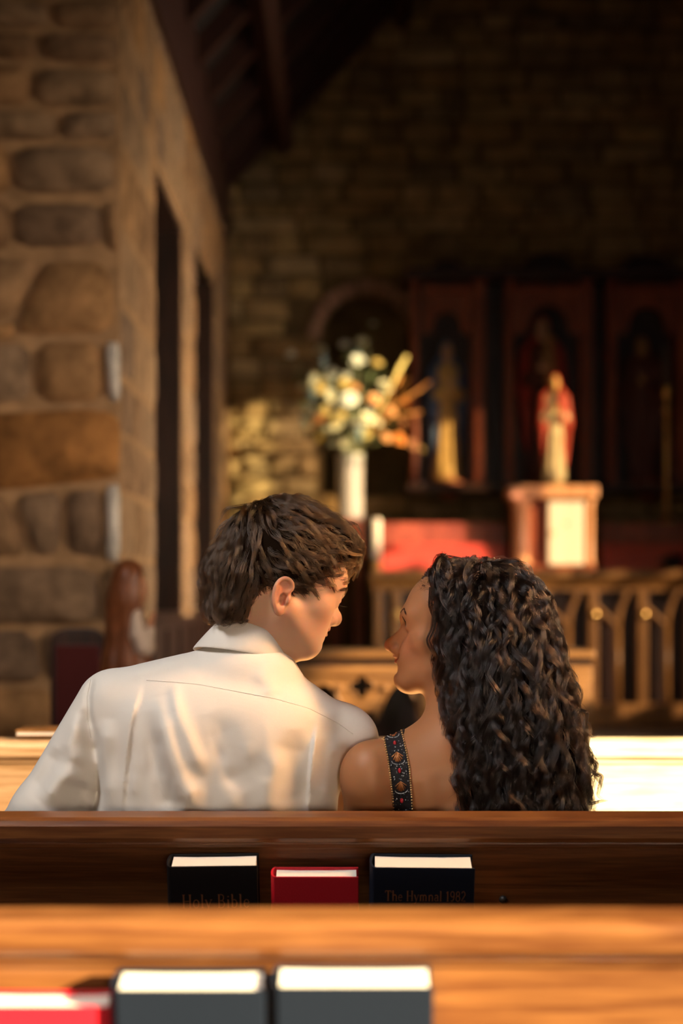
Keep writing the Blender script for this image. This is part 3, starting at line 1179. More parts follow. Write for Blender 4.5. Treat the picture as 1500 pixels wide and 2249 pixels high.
for pa, pb in ((640, 948), (948, 1277)):
    xa, xb = W(pa, 0, YD).x + .03, W(pb, 0, YD).x - .03
    xm, hw = (xa + xb) / 2, (xb - xa) / 2
    zt, zq = zd(1486), zd(1508)
    rq = .021
    lob = [(xm - rq, zq), (xm + rq, zq), (xm, zq - rq), (xm, zq + rq)]

    def q_hi(x):      # upper limit of the quatrefoil hole at x
        v = [cz + math.sqrt(max(.017 ** 2 - (x - cx) ** 2, 0)) for cx, cz in lob if abs(x - cx) < .017]
        return max(v) if v else None

    def q_lo(x):
        v = [cz - math.sqrt(max(.017 ** 2 - (x - cx) ** 2, 0)) for cx, cz in lob if abs(x - cx) < .017]
        return min(v) if v else None

    def arch(x):      # pair of pointed arches springing from a centre drop
        u = abs(x - xm) / hw
        c = .5
        return zd(1600) + (zd(1502) - zd(1600)) * max(0.0, 1 - (abs(u - .62) / .40) ** 2.2) if u > .22 else zd(1600) + (zd(1556) - zd(1600)) * 1 - .012 * (1 - (u / .22) ** 2)
    n = 56
    xs = [xa + (xb - xa) * i / n for i in range(n + 1)]
    hole = [x for x in xs if q_hi(x) is not None]
    a, b = hole[0], hole[-1]
    panel = MB()
    panel.plate([x for x in xs if x <= a], arch, lambda x: zt, YD + .005, YD + .03)
    panel.plate([x for x in xs if x >= b], arch, lambda x: zt, YD + .005, YD + .03)
    panel.plate(hole, lambda x: q_hi(x), lambda x: zt, YD + .005, YD + .03)
    panel.plate(hole, arch, lambda x: q_lo(x), YD + .005, YD + .03)
    panel.build('pierced_panel', M['desk'], desk)
    MB().tube([(x, YD + .006, arch(x)) for x in xs], .006, 6).build('arch_moulding', M['desk'], desk, smooth=True)
    ring = [(cx + .021 * math.cos(an), YD + .004, cz + .021 * math.sin(an)) for cx, cz, a0, a1 in ((xm + rq, zq, -110, 110), (xm, zq + rq, -20, 200), (xm - rq, zq, 70, 290), (xm, zq - rq, 160, 380)) for an in [math.radians(a0 + (a1 - a0) * i / 8) for i in range(9)]]
    MB().tube(ring + [ring[0]], .0045, 6).build('quatrefoil', M['desk'], desk, smooth=True)
    for sx in (-1, 1):
        MB().ball((xm + sx * .078, YD - .002, zd(1512)), (.016, .008, .013)).build('boss', M['desk'], desk, smooth=True)
MB().box(dl + .02, dr - .02, YD + .12, YD + .14, .14, zd(1490)).build('back_board', M['darkwood'], desk)  # dark board carried up so the pierced openings look shaded

# ================================================================== ALTAR
YA = 10.4


def za(py):
    return W(0, py, YA).z


def xa_(px, Y=YA):
    return (px - 750) * Y / F


al, arr = xa_(822), xa_(1622)
altar = empty('altar', ((al + arr) / 2, YA, .42), 'carved oak altar with a front of gothic tracery', 'altar')
MB().box(al - .02, arr + .02, YA - .10, YA + .75, za(1268), za(1252)).build('mensa', M['altar'], altar, bevel=.006)
MB().prism([(YA - .085, za(1268)), (YA - .03, za(1290)), (YA - .03, za(1298)), (YA + .1, za(1298)), (YA + .1, za(1268))], al - .02, arr + .02, M4=Matrix(((0, 1, 0, 0), (1, 0, 0, 0), (0, 0, 1, 0), (0, 0, 0, 1)))).build('mensa_moulding', M['altar'], altar)
MB().box(al, arr, YA + .06, YA + .7, .42, za(1298)).build('body', M['darkwood'], altar)
MB().box(al - .02, arr + .02, YA - .04, YA + .1, za(1578), za(1545)).build('bottom_rail', M['altar'], altar, bevel=.008)
MB().box(al - .03, arr + .03, YA - .07, YA + .1, .42, za(1578)).build('plinth', M['altar'], altar, bevel=.008)
zb_, zt_ = za(1548), za(1296)
PX = [1518 - 108 * k for k in range(7)]
for px in PX:
    x = xa_(px)
    MB().box(x - .027, x + .027, YA - .03, YA + .07, zb_, zt_).build('post', M['altar'], altar, bevel=.006)
    MB().lathe([(.001, -.008), (.02, -.006), (.027, 0), (.02, .007), (.001, .010)], n=14, M4=Matrix.Translation((x + .004, YA - .036, za(1350))) @ Matrix.Rotation(math.pi / 2, 4, 'X')).build('roundel', M['gold'], altar, smooth=True)
    mx = x + .054 * 2.667
    MB().tube([(mx, YA - .005, zb_), (mx, YA - .005, za(1376))], .019, 8).build('mullion', M['altar'], altar, smooth=True)
    for sx in (-1, 1):
        pts = []
        for i in range(9):
            u = i / 8
            pts.append((mx + sx * .142 * (u ** 1.15) * (.95 if sx < 0 else .42) if True else 0, YA - .005, za(1376) + (za(1300) - za(1376)) * (u ** (.62 if sx > 0 else 1.15)) * (1.0 if sx > 0 else .62)))
        MB().tube(pts, [.019 - .004 * i / 8 for i in range(9)], 8).build('tracery_arm', M['altar'], altar, smooth=True)
MB().box(al, al + .05, YA - .03, YA + .07, zb_, zt_).build('stile', M['altar'], altar, bevel=.006)
# gradine: two stepped shelves at the back of the altar
YG = 10.72
gl, gr = xa_(820, YG), xa_(1610, YG)


def zg(py, Y=YG):
    return W(0, py, Y).z


zm = za(1252)
for ga, gb, lab in ((gl, xa_(1116, YG), 'red painted stepped gradine on the altar, left of the tabernacle'), (xa_(1324, YG), gr, 'red painted stepped gradine on the altar, right of the tabernacle')):
    grad = empty('gradine', ((ga + gb) / 2, YG, zm), lab, 'altar shelf', 'gradine steps on the altar')
    MB().box(ga, gb, YG, YG + .42, zm, zg(1214)).build('lower_step', M['redpaint'], grad, bevel=.006)
    MB().box(ga, gb, YG + .02, YG + .42, zg(1214), zg(1194)).build('step_moulding', M['redpaint'], grad, bevel=.012)
    MB().box(ga + .002, gb - .002, YG + .10, YG + .42, zg(1194), zg(1148, YG + .1)).build('upper_step', M['redwood'], grad, bevel=.006)
ztop = zg(1148, YG + .1)
# stand at the left end with the vase
YV = 10.9
xv = xa_(769, YV)
st = empty('flower_stand', (xv, YV, .42), 'red-brown wooden stand under the flower vase, left of the altar', 'stand')
zs = W(0, 1143, YV).z
MB().box(xv - .115, xv + .085, YV - .12, YV + .13, zs - .03, zs).build('stand_top', M['redwood'], st, bevel=.008)
MB().box(xv - .10, xv + .07, YV - .10, YV + .11, zs - .17, zs - .03).build('apron', M['redwood'], st, bevel=.006)
for sx in (-1, 1):
    for sy in (-1, 1):
        MB().lathe([(.03, .42), (.022, .55), (.03, .9), (.024, 1.3), (.03, zs - .15)], c=(xv - .015 + sx * .07, YV + .005 + sy * .08, 0), n=12).build('leg', M['redwood'], st, smooth=True)
MB().box(xv - .08, xv + .055, YV - .085, YV + .095, .60, .63).build('stretcher_shelf', M['redwood'], st, bevel=.005)
# vase
glass = bpy.data.materials.new('vase_glass')
glass.use_nodes = True
gp = glass.node_tree.nodes['Principled BSDF']
gp.inputs['Base Color'].default_value = (.80, .74, .62, 1)
gp.inputs['Roughness'].default_value = .22
gp.inputs['Transmission Weight'].default_value = .45
va = empty('vase', (xv, YV, zs), 'tall pale cylindrical vase holding the flowers', 'vase')
vh = W(0, 998, YV).z - zs
rv = .082
MB().lathe([(.06, 0), (rv, .012), (rv, .03), (rv - .004, vh * .5), (rv, vh - .01), (rv + .003, vh), (rv - .006, vh), (rv - .010, vh * .5), (rv - .009, .03), (.02, .025)], c=(xv, YV, zs), n=28).build('vase_body', glass, va, smooth=True)
MB().lathe([(.02, .026), (rv - .012, .031), (rv - .013, vh * .5), (rv - .012, vh * .62), (.01, vh * .62)], c=(xv, YV, zs), n=24).build('water', tinted_glass('water', (.85, .85, .75)), va, smooth=True)

# bouquet: every blossom, leaf and stalk of its own
fb = empty('flower_bouquet', (xv, YV, zs + vh), 'big loose bouquet of cream and yellow flowers with orange sprays', 'flowers')
petal_cols = {'cream': (.80, .74, .52), 'yellow': (.74, .56, .20), 'white': (.85, .84, .74), 'peach': (.80, .40, .16), 'orange': (.72, .25, .05)}
for k, c in petal_cols.items():
    M['petal_' + k] = plain('petal_' + k, c, .6, .3)
M['leaf'] = plain('leaf', (.10, .13, .05), .55, .4)
M['leaf_blue'] = plain('leaf_blue', (.16, .22, .22), .55, .4)
M['leaf_orange'] = plain('leaf_orange', (.55, .22, .05), .55, .4)
M['stalk'] = plain('stalk', (.16, .16, .06), .6)


def blossom_mesh(k, seed):
    r = random.Random(seed)
    mb = MB()
    for ring, (n, rad, up) in enumerate(((7, 1.0, .25), (6, .7, .55), (4, .38, .8))):
        for i in range(n):
            a = 2 * math.pi * (i + ring * .4) / n + r.uniform(-.15, .15)
            ca, sa = math.cos(a), math.sin(a)
            q = rad * r.uniform(.85, 1.1)
            w = .42 * rad
            vs = [(0, 0, up * .3), (ca * q * .55 - sa * w, sa * q * .55 + ca * w, up * .75), (ca * q, sa * q, up), (ca * q * .55 + sa * w, sa * q * .55 - ca * w, up * .75), (ca * q * .55, sa * q * .55, up * .55)]
            mb.add(vs, [(0, 3, 4), (0, 4, 1), (1, 4, 2), (4, 3, 2)])
    me = mb.mesh('blossom')
    me.materials.append(M['petal_' + k])
    me.shade_smooth()
    return me


BL = {k: [blossom_mesh(k, i + 5) for i in range(3)] for k in petal_cols}


def leaf_mesh(mat):
    mb = MB()
    vs, fs = [], []
    for i in range(5):
        u = i / 4
        w = .16 * math.sin(math.pi * min(u * .95 + .04, 1))
        vs += [(-w, .10 * u * u, u), (0, .10 * u * u - .03, u), (w, .10 * u * u, u)]
    for i in range(4):
        a = 3 * i
        fs += [(a, a + 1, a + 4, a + 3), (a + 1, a + 2, a + 5, a + 4)]
    me = mb.add(vs, fs).mesh('leaf')
    me.materials.append(M[mat])
    me.shade_smooth()
    return me


LF = {k: leaf_mesh(k) for k in ('leaf', 'leaf_blue', 'leaf_orange')}
base = Vector((xv, YV, zs + vh - .02))


def place(me, name, p, d, s):
    o = bpy.data.objects.new(name, me)
    o.location = Vector(p) - fb.location
    o.rotation_euler = Vector(d).to_track_quat('Z', 'Y').to_euler()
    o.scale = (s, s, s)
    o.parent = fb
    COL.objects.link(o)
    return o


rb = random.Random(11)
# hand-placed heads that stand out, then the dense heart of the bouquet
spots = [(640, 780, 'white', 13), (706, 772, 'cream', 17), (820, 715, 'cream', 13), (795, 752, 'cream', 16), (758, 760, 'white', 16), (785, 796, 'white', 20), (731, 822, 'white', 18),
         (690, 850, 'cream', 19), (845, 850, 'cream', 19), (828, 800, 'yellow', 15), (668, 852, 'cream', 15), (680, 905, 'white', 19), (706, 854, 'yellow', 20), (724, 898, 'cream', 20), (767, 880, 'white', 22),
         (806, 922, 'cream', 20), (702, 965, 'yellow', 15), (760, 976, 'cream', 18), (800, 955, 'yellow', 17), (740, 935, 'cream', 20), (782, 940, 'white', 20), (820, 880, 'peach', 18), (757, 845, 'yellow', 18),
         (858, 905, 'peach', 14), (876, 965, 'orange', 17), (905, 978, 'peach', 15), (925, 988, 'yellow', 9), (888, 885, 'orange', 13), (905, 915, 'orange', 12), (880, 930, 'peach', 15), (865, 968, 'orange', 13), (848, 962, 'peach', 14)]
for _ in range(26):
    a = rb.uniform(0, 2 * math.pi)
    q = math.sqrt(rb.random()) * 95
    spots.append((755 + q * math.cos(a), 885 + q * .95 * math.sin(a), rb.choice(['cream', 'cream', 'yellow', 'white', 'peach']), rb.uniform(10, 18)))
hd = MB()
for px, py, k, r in spots:
    dist = math.hypot(px - 765, py - 890) / 130
    y = YV - .16 * max(0, 1 - dist) + rb.uniform(-.08, .12)
    p = W(px, py, y)
    s = r * y / F
    d = (p - base).normalized() + Vector((0, -.9, .25)) + Vector((rb.uniform(-.4, .4), rb.uniform(-.3, .3), rb.uniform(-.3, .3)))
    place(rb.choice(BL[k]), 'blossom', p, d, s)
    mid = base.lerp(p, .5) + Vector((0, 0, .09))
    MB().tube([base + Vector((rb.uniform(-.04, .04), rb.uniform(-.04, .04), 0)), mid, p], [.003, .0025, .002], 5).build('stem', M['stalk'], fb)
for _ in range(70):
    a = rb.uniform(0, 2 * math.pi)
    q = math.sqrt(rb.random())
    px, py = 765 + q * 120 * math.cos(a), 890 + q * 105 * math.sin(a)
    p = W(px, py, YV + rb.uniform(-.12, .15))
    d = (p - base).normalized() + Vector((rb.uniform(-.6, .6), rb.uniform(-.5, .5), rb.uniform(-.6, .6)))
    kind = 'leaf_orange' if px > 835 else rb.choice(['leaf', 'leaf_blue', 'leaf'])
    place(LF[kind], 'leaf', p, d, rb.uniform(.07, .13))
for (x0, y0, x1, y1, r) in ((800, 960, 893, 782, .008), (845, 900, 930, 852, .005), (850, 905, 945, 838, .005), (840, 890, 880, 800, .006), (855, 915, 925, 905, .005)):
    a, b = W(x0, y0, YV - .02), W(x1, y1, YV)
    MB().tube([base, a, a.lerp(b, .5), b], [.004, .004, r, r * 1.4], 6).build('spray', M['leaf_orange'] if y1 > 830 else M['petal_yellow'], fb, smooth=True)

# ------------------------------------------------------------------ candlestick, tabernacle
YC = YG + .2
xc = xa_(826, YC)
cs = empty('candlestick', (xc, YC, ztop), 'short white candle block standing at the left end of the red shelf', 'candle')
zc1 = W(0, 1140, YC).z
xq = xa_(826, YG - .05)
cs.location = (xq, YG - .05, zm)
MB().lathe([(.034, 0), (.036, .01), (.026, .02), (.026, .05), (.036, .06), (.036, .07)], c=(xq, YG - .05, zm), n=18).build('holder', M['brass'], cs, smooth=True)
MB().lathe([(.030, .07), (.030, zg(1143, YG - .05) - zm), (.022, zg(1140, YG - .05) - zm + .004)], c=(xq, YG - .05, zm), n=18).build('candle', M['wax'], cs, smooth=True)
YT = 10.60
tb = empty('tabernacle', (xa_(1215, YT), YT, zm), 'red wooden tabernacle with a pale door at the centre of the altar', 'tabernacle')


def zt2(py):
    return W(0, py, YT).z


x0, x1 = xa_(1124, YT), xa_(1306, YT)
MB().box(x0 - .01, x1 + .02, YT - .02, YT + .40, zt2(1094), zt2(1066)).build('top_slab', M['tab_wood'], tb, bevel=.012)
MB().box(x0, x1, YT - .015, YT + .40, zm, zt2(1240)).build('base_slab', M['redwood'], tb, bevel=.006)
MB().box(x0 + .02, x1 - .02, YT + .09, YT + .38, zt2(1240), zt2(1094)).build('box', M['redwood'], tb)
M['pale_gilt'] = plain('pale_gilt', (.88, .74, .54), .45, .5)  # door colour raised towards white; sun glare is put into it
MB().box(xa_(1206, YT), xa_(1284, YT), YT + .03, YT + .09, zt2(1240), zt2(1098)).build('door', M['pale_gilt'], tb, bevel=.006)
MB().ball((xa_(1216, YT), YT + .022, zt2(1170)), .010).build('door_knob', M['brass'], tb, smooth=True)
MB().lathe([(.010, 0), (.010, .004)], c=(0, 0, 0), n=8, M4=Matrix.Translation((xa_(1245, YT), YT + .03, zt2(1150))) @ Matrix.Rotation(math.pi / 2, 4, 'X')).build('keyhole_plate', M['brass'], tb)
for px, w in ((1146, .062), (1297, .030)):
    x = xa_(px, YT)
    hgt = zt2(1094) - zt2(1240)
    MB().lathe([(w, 0), (w, .02), (w * .8, .035), (w * .78, hgt * .5), (w * .8, hgt - .05), (w, hgt - .03), (w, hgt)], c=(x, YT + .05, zt2(1240)), n=18).build('column', M['tab_wood'], tb, smooth=True)
# dark bowl and altar book near the right edge
YB = YA + .12
xb0 = xa_(1478, YB)
bo = empty('covered_bowl', (xb0, YB, zm), 'dark covered bowl on the altar near its right end', 'bowl')
MB().lathe([(.03, 0), (.032, .008), (.055, .03), (.082, .055), (.085, .06), (.078, .06)], c=(xb0, YB, zm), n=24).build('bowl', M['black'], bo, smooth=True)
MB().lathe([(.084, .06), (.07, .078), (.03, .088), (.008, .09), (.010, .10), (.002, .104)], c=(xb0, YB, zm), n=24).build('lid', M['black'], bo, smooth=True)

# ------------------------------------------------------------------ reredos with three niches
YR = 11.25
ZB, ZTOP = W(0, 1062, YR).z, W(0, 600, YR).z


def xr_(px):
    return (px - 750) * YR / F


cx3 = [983, 1205, 1422]
rl, rr = xr_(903), xr_(1512)
rd = empty('reredos', (xr_(1205), YR, ZB), 'dark wooden reredos with three arched statue niches on the far wall', 'reredos')
MB().box(rl, rr, YR + .26, YR + .30, ZB, ZTOP).build('back_board', M['darkwood'], rd)
MB().box(rl - .03, rr + .03, YR - .05, YR + .33, ZB - .05, ZB).build('base_shelf', M['darkwood'], rd, bevel=.008)
MB().box(rl - .04, rr + .04, YR - .06, YR + .33, ZTOP - .04, ZTOP + .03).build('cornice', M['darkwood'], rd, bevel=.01)
cols = [(911, .022), (1052, .042), (1120, .026), (1290, .034), (1345, .026), (1500, .026)]
for px, w in cols:
    x = xr_(px)
    MB().box(x - w, x + w, YR, YR + .26, ZB, ZTOP - .04).build('pilaster', M['redwood'], rd, bevel=.006)
    MB().box(x - w * .6, x + w * .6, YR - .02, YR, ZB + .03, W(0, 700, YR).z).build('shaft', M['redwood'], rd, bevel=.006)
for c, hw_ in ((983, 52), (1205, 74), (1422, 68)):
    xm, hw = xr_(c), hw_ * YR / F
    zs0 = W(0, 712, YR).z
    r = hw * .62
    xs = [xm - hw + 2 * hw * i / 28 for i in range(29)]
    MB().plate(xs, lambda x: zs0 + (math.sqrt(max(r * r - (x - xm) ** 2, 0)) if abs(x - xm) < r else -.05), lambda x: W(0, 632, YR).z, YR + .03, YR + .06).build('arched_head', M['redwood'], rd)
    MB().tube([(xm + r * math.cos(math.pi * i / 14), YR + .026, zs0 + r * math.sin(math.pi * i / 14)) for i in range(15)], .009, 6).build('arch_moulding', M['redwood'], rd, smooth=True)
    MB().box(xm - hw, xm + hw, YR - .01, YR + .07, W(0, 640, YR).z, W(0, 626, YR).z).build('lintel', M['redwood'], rd, bevel=.006)
    # dome over the niche
    R_ = hw * .86
    MB().tube([(xm + R_ * math.cos(math.pi * i / 14), YR + .02, W(0, 618, YR).z + R_ * .95 * math.sin(math.pi * i / 14)) for i in range(15)], .016, 6).build('crest_arch', M['darkwood'], rd, smooth=True)
    MB().prism([(xm + R_ * math.cos(math.pi * i / 14), W(0, 618, YR).z + R_ * .95 * math.sin(math.pi * i / 14)) for i in range(15)], YR + .08, YR + .12).build('crest_panel', M['darkwood'], rd)
    # corbel carrying the statue
    MB().lathe([(.03, -.10), (.07, -.06), (.10, -.02), (.115, 0), (.115, .02)], c=(xm + .02, YR + .12, ZB + .001), n=18).build('corbel', M['redwood'], rd, smooth=True)


# ------------------------------------------------------------------ statues
def statue(name, base, H, cols, label, group=None, kneel=False, mantle=True, turn=0.0, child=False, slim=.74):
    """robed standing figure of height H facing the nave; parts: plinth, robe, head, hands, mantle"""
    t = empty(name, base, label, 'statue', group)
    O = np.array(base, float)
    Rz = np.array(Matrix.Rotation(turn, 3, 'Z'))
    S = H

    def L(x, y, z):
        return O + Rz @ (np.array((x, y, z)) * S)
    h = max(H / 110, .004)

    def E(c, r):
        return ell(L(*c), np.array(r) * S, Rz)

    def C(a, b, ra, rb):
        return cap(L(*a), L(*b), ra * S, rb * S)
    lo, hi = O + np.array((-.32, -.32, -.02)) * S, O + np.array((.32, .32, 1.06)) * S
    MB().lathe([(.15 * S, 0), (.155 * S, .02 * S), (.13 * S, .045 * S)], c=base, n=14).build('plinth', M[cols['plinth']], t, smooth=True)
    f = Field()
    f.u(C((0, .01, .06), (0, 0, .45), .135, .095)).u(C((0, 0, .45), (0, 0, .74), .095, .10), .05 * S).u(E((0, .0, .78), (.13, .075, .06)), .05 * S)
    for sx in (-1, 1):
        f.u(C((sx * .12, 0, .77), (sx * .135, -.04, .60), .045, .045), .03 * S).u(C((sx * .135, -.04, .60), (sx * .03, -.13, .64), .048, .036), .02 * S)
    for i, x in enumerate((-.10, -.05, .0, .055, .10)):
        f.fold([L(x, -.14 + abs(x) * .5, .05), L(x * .8, -.12 + abs(x) * .4, .30), L(x * .5, -.10, .52)], (-.014 if i % 2 else .012) * S, .018 * S)
    f.cut(rbox(L(0, 0, -.2), np.array((.5, .5, .21)) * S, .001), .002)
    fieldobj('robe', f, lo, hi, h, M[cols['robe']], t)
    f = Field()
    f.u(E((0, -.015, .915), (.05, .058, .068))).u(E((0, -.04, .885), (.036, .034, .04)), .02 * S).u(C((0, .0, .80), (0, -.005, .87), .036, .032), .02 * S)
    f.u(C((0, -.07, .925), (0, -.083, .905), .007, .010), .01 * S)
    fieldobj('head', f, lo, hi, h * .8, M[cols['skin']], t)
    f = Field()
    f.u(C((-.025, -.135, .64), (-.008, -.165, .70), .020, .012)).u(C((.025, -.135, .64), (.008, -.165, .70), .020, .012), .005 * S)
    fieldobj('hands', f, lo, hi, h * .7, M[cols['skin']], t)
    if mantle:
        f = Field()
        f.u(C((0, .035, .10), (0, .04, .70), .135, .115)).u(E((0, .03, .80), (.145, .085, .10)), .05 * S).u(E((0, .01, .925), (.066, .07, .078)), .03 * S)
        for sx in (-1, 1):
            f.u(C((sx * .125, .0, .77), (sx * .15, -.03, .56), .058, .06), .03 * S).u(C((sx * .15, -.02, .56), (sx * .12, .0, .22), .05, .03), .03 * S)
        f.cut(C((0, -.17, .0), (0, -.13, .76), .135, .085), .02 * S).cut(E((0, -.07, .905), (.055, .075, .075)), .01 * S)
        f.cut(rbox(L(0, 0, -.2), np.array((.5, .5, .21)) * S, .001), .002)
        for x in (-.12, -.07, .08, .13):
            f.fold([L(x, .06, .1), L(x, .08, .6)], -.01 * S, .02 * S)
        fieldobj('mantle', f, lo, hi, h, M[cols['mantle']], t)
    if child:
        f = Field()
        f.u(C((.07, -.12, .60), (.06, -.11, .76), .05, .045)).u(E((.06, -.13, .835), (.036, .038, .044)), .01 * S).u(C((.06, -.13, .74), (.01, -.18, .76), .02, .015), .01 * S)
        fieldobj('child_figure', f, lo, hi, h, M[cols['child']], t)
    for c in t.children:
        c.data.transform(Matrix.Diagonal((slim, slim * .86, 1, 1)))
    return t


for k, c in dict(p_gold=(.62, .42, .14), p_blue=(.07, .13, .26), p_red=(.45, .05, .03), p_cream=(.72, .62, .38), p_skin=(.62, .38, .22), p_dark=(.10, .035, .022), p_tan=(.42, .24, .09), p_pinkred=(.50, .06, .035), p_yellow=(.70, .46, .16)).items():
    M[k] = plain(k, c, .5, .4, noise=.2, nscale=14)
s1 = W(982, 1018, YR + .06)
statue('statue', (s1.x, YR + .14, ZB + .022), W(0, 742, YR).z - ZB - .02, dict(plinth='p_tan', robe='p_gold', mantle='p_blue', skin='p_skin'), 'statue of a woman in a blue mantle over a golden robe, in the left niche', turn=.25)
s2 = xr_(1196)
statue('statue', (s2, YR + .14, ZB + .022), W(0, 688, YR).z - ZB - .02, dict(plinth='p_dark', robe='p_dark', mantle='p_red', skin='p_skin', child='p_tan'), 'tall dark red statue holding a child, in the middle niche behind the tabernacle', child=True, turn=-.1)
statue('statue', (xr_(1419), YR + .14, ZB + .022), W(0, 728, YR).z - ZB - .02, dict(plinth='p_dark', robe='p_dark', mantle='p_dark', skin='p_tan'), 'very dark statue standing in the right niche', turn=-.2)
sx_ = xa_(1218, YT + .12)
statue('statue', (sx_, YT + .12, zt2(1066) + .002), (W(0, 822, YT + .12).z - zt2(1066)), dict(plinth='p_yellow', robe='p_cream', mantle='p_pinkred', skin='p_yellow', child='p_pinkred'), 'bright cream-robed statue with a red cape standing on the tabernacle', child=True)
# tall brass candlestick at the right
xk = xa_(1465, YG + .25)
ck = empty('candlestick', (xk, YG + .25, ztop), 'tall slim brass candlestick with two knops near the right edge', 'candlestick')
zk = W(0, 850, YG + .25).z - ztop
MB().lathe([(.06, 0), (.06, .012), (.03, .03), (.012, .06), (.010, zk * .5), (.010, zk - .17), (.026, zk - .145), (.010, zk - .12), (.010, zk - .07), (.028, zk - .045), (.012, zk - .02), (.035, zk)], c=(xk, YG + .25, ztop), n=16).build('stem', M['brass'], ck, smooth=True)
MB().lathe([(.018, zk), (.018, zk + .25), (.012, zk + .255)], c=(xk, YG + .25, ztop), n=12).build('candle', plain('old_wax', (.10, .08, .06), .6), ck, smooth=True)  # candle given a very dark wax colour

# ------------------------------------------------------------------ kneeling carved figure by the pier, its stand, and the chair beside it
YK = 5.15


def wk(px, py, dy=0.0):
    v = W(px, py, YK)
    return np.array((v.x, YK + dy, v.z))


kz = wk(0, 1560)[2] + .001
kx = wk(285, 0)[0]
ped = empty('plant_stand', (kx + .02, YK, 0), 'dark wooden pedestal under the carved kneeling figure', 'pedestal')
ped.name = 'pedestal'
MB().box(kx - .14, kx + .20, YK - .15, YK + .15, kz - .03, kz - .003).build('pedestal_top', M['redwood'], ped, bevel=.006)
MB().box(kx - .10, kx + .16, YK - .11, YK + .11, .06, kz - .03).build('shaft', M['darkwood'], ped, bevel=.006)
MB().box(kx - .14, kx + .20, YK - .15, YK + .15, 0, .06).build('base', M['darkwood'], ped, bevel=.006)
kn = empty('statue', (kx, YK, kz), 'carved wooden kneeling figure in a long veil with praying hands, by the pier', 'statue')
M['carved'] = plain('carved_wood', (.20, .062, .020), .42, .45, noise=.35, nscale=22)
M['carved_face'] = plain('carved_face', (.46, .20, .10), .5, .4, noise=.15, nscale=22)
M['carved_sleeve'] = plain('pale_sleeve', (.62, .47, .36), .55, .4, noise=.1, nscale=22)
f = Field()
f.u(ell(wk(281, 1300), (.052, .062, .085))).u(cap(wk(272, 1330), wk(268, 1470), .052, .055), .04).u(cap(wk(268, 1470), wk(275, 1555), .055, .085), .04)
f.u(cap(wk(296, 1440), wk(312, 1545), .045, .06), .03)
f.u(ell(wk(283, 1262, .0), (.040, .05, .040)), .03)
f.cut(ell(wk(322, 1300), (.036, .048, .062)), .012)
for a, b, am in (((262, 1300), (258, 1550), -.006), ((283, 1340), (285, 1550), .008), ((296, 1380), (300, 1550), -.007), ((274, 1420), (276, 1550), .006)):
    f.fold([wk(*a, -.055), wk((a[0] + b[0]) / 2, (a[1] + b[1]) / 2, -.06), wk(*b, -.075)], am, .009)
fieldobj('veil', f, (kx - .2, YK - .2, kz - .005), (kx + .22, YK + .2, kz + .5), .005, M['carved'], kn)
f = Field()
f.u(ell(wk(303, 1292), (.028, .034, .040))).u(ell(wk(307, 1308), (.020, .022, .022)), .01).u(cap(wk(314, 1288), wk(320, 1298), .005, .007), .008).u(cap(wk(290, 1335), wk(298, 1312), .022, .02), .015)
fieldobj('face', f, (kx - .2, YK - .2, kz), (kx + .22, YK + .2, kz + .5), .004, M['carved_face'], kn)
for dy in (-.035, .035):
    f = Field()
    f.u(cap(wk(301, 1348, dy), wk(306, 1395, dy * 1.2), .018, .022)).u(cap(wk(306, 1395, dy * 1.2), wk(318, 1422, dy), .022, .026), .012).u(cap(wk(318, 1422, dy), wk(330, 1385, dy * .4), .024, .014), .012)
    fieldobj('sleeve', f, (kx - .2, YK - .2, kz), (kx + .22, YK + .2, kz + .5), .004, M['carved_sleeve'], kn)
f = Field()
for dy in (-.008, .008):
    f.u(cap(wk(328, 1380, dy), wk(333, 1362, dy), .010, .009), .004).u(cap(wk(333, 1364, dy), wk(338, 1345, dy), .008, .005), .004)
fieldobj('hands', f, (kx - .2, YK - .2, kz), (kx + .22, YK + .2, kz + .5), .0025, M['carved_face'], kn)
# chair
YH_ = 5.45
xcl, xcr = W(110, 0, YH_).x, W(232, 0, YH_).x
zc = W(0, 1380, YH_).z
M['velvet'] = plain('dark_red_velvet', (.075, .008, .007), .8, .2, sheen=.3)
ch = empty('chair', ((xcl + xcr) / 2, YH_, 0), 'high-backed dark red upholstered chair standing against the pier', 'chair')
xs = [xcl + (xcr - xcl) * i / 16 for i in range(17)]


def crown(x):
    u = (x - xcl) / (xcr - xcl) * 2 - 1
    return zc - .03 * abs(u) ** 4


MB().plate(xs, lambda x: .5, crown, YH_ + .0, YH_ + .05).build('back_frame', M['darkwood'], ch, bevel=.006)
MB().plate([x * .82 + (xcl + xcr) / 2 * .18 for x in xs], lambda x: .55, lambda x: zc - .05, YH_ - .015, YH_ + .0).build('back_pad', M['velvet'], ch, bevel=.006)
MB().plate([x * .82 + (xcl + xcr) / 2 * .18 for x in xs], lambda x: .55, lambda x: zc - .05, YH_ + .05, YH_ + .065).build('front_pad', M['velvet'], ch, bevel=.006)
MB().box(xcl - .02, xcr + .02, YH_ + .0, YH_ + .42, .44, .50).build('seat', M['velvet'], ch, bevel=.015)
for x in (xcl + .015, xcr - .015):
    MB().tube([(x, YH_ + .025, 0), (x, YH_ + .025, .48)], .02, 8).build('leg', M['darkwood'], ch)
    MB().tube([(x, YH_ + .39, 0), (x, YH_ + .39, .45)], .02, 8).build('leg', M['darkwood'], ch)
# ================================================================== THE COUPLE
def PY(px, py, Y):
    return np.array(W(px, py, Y))


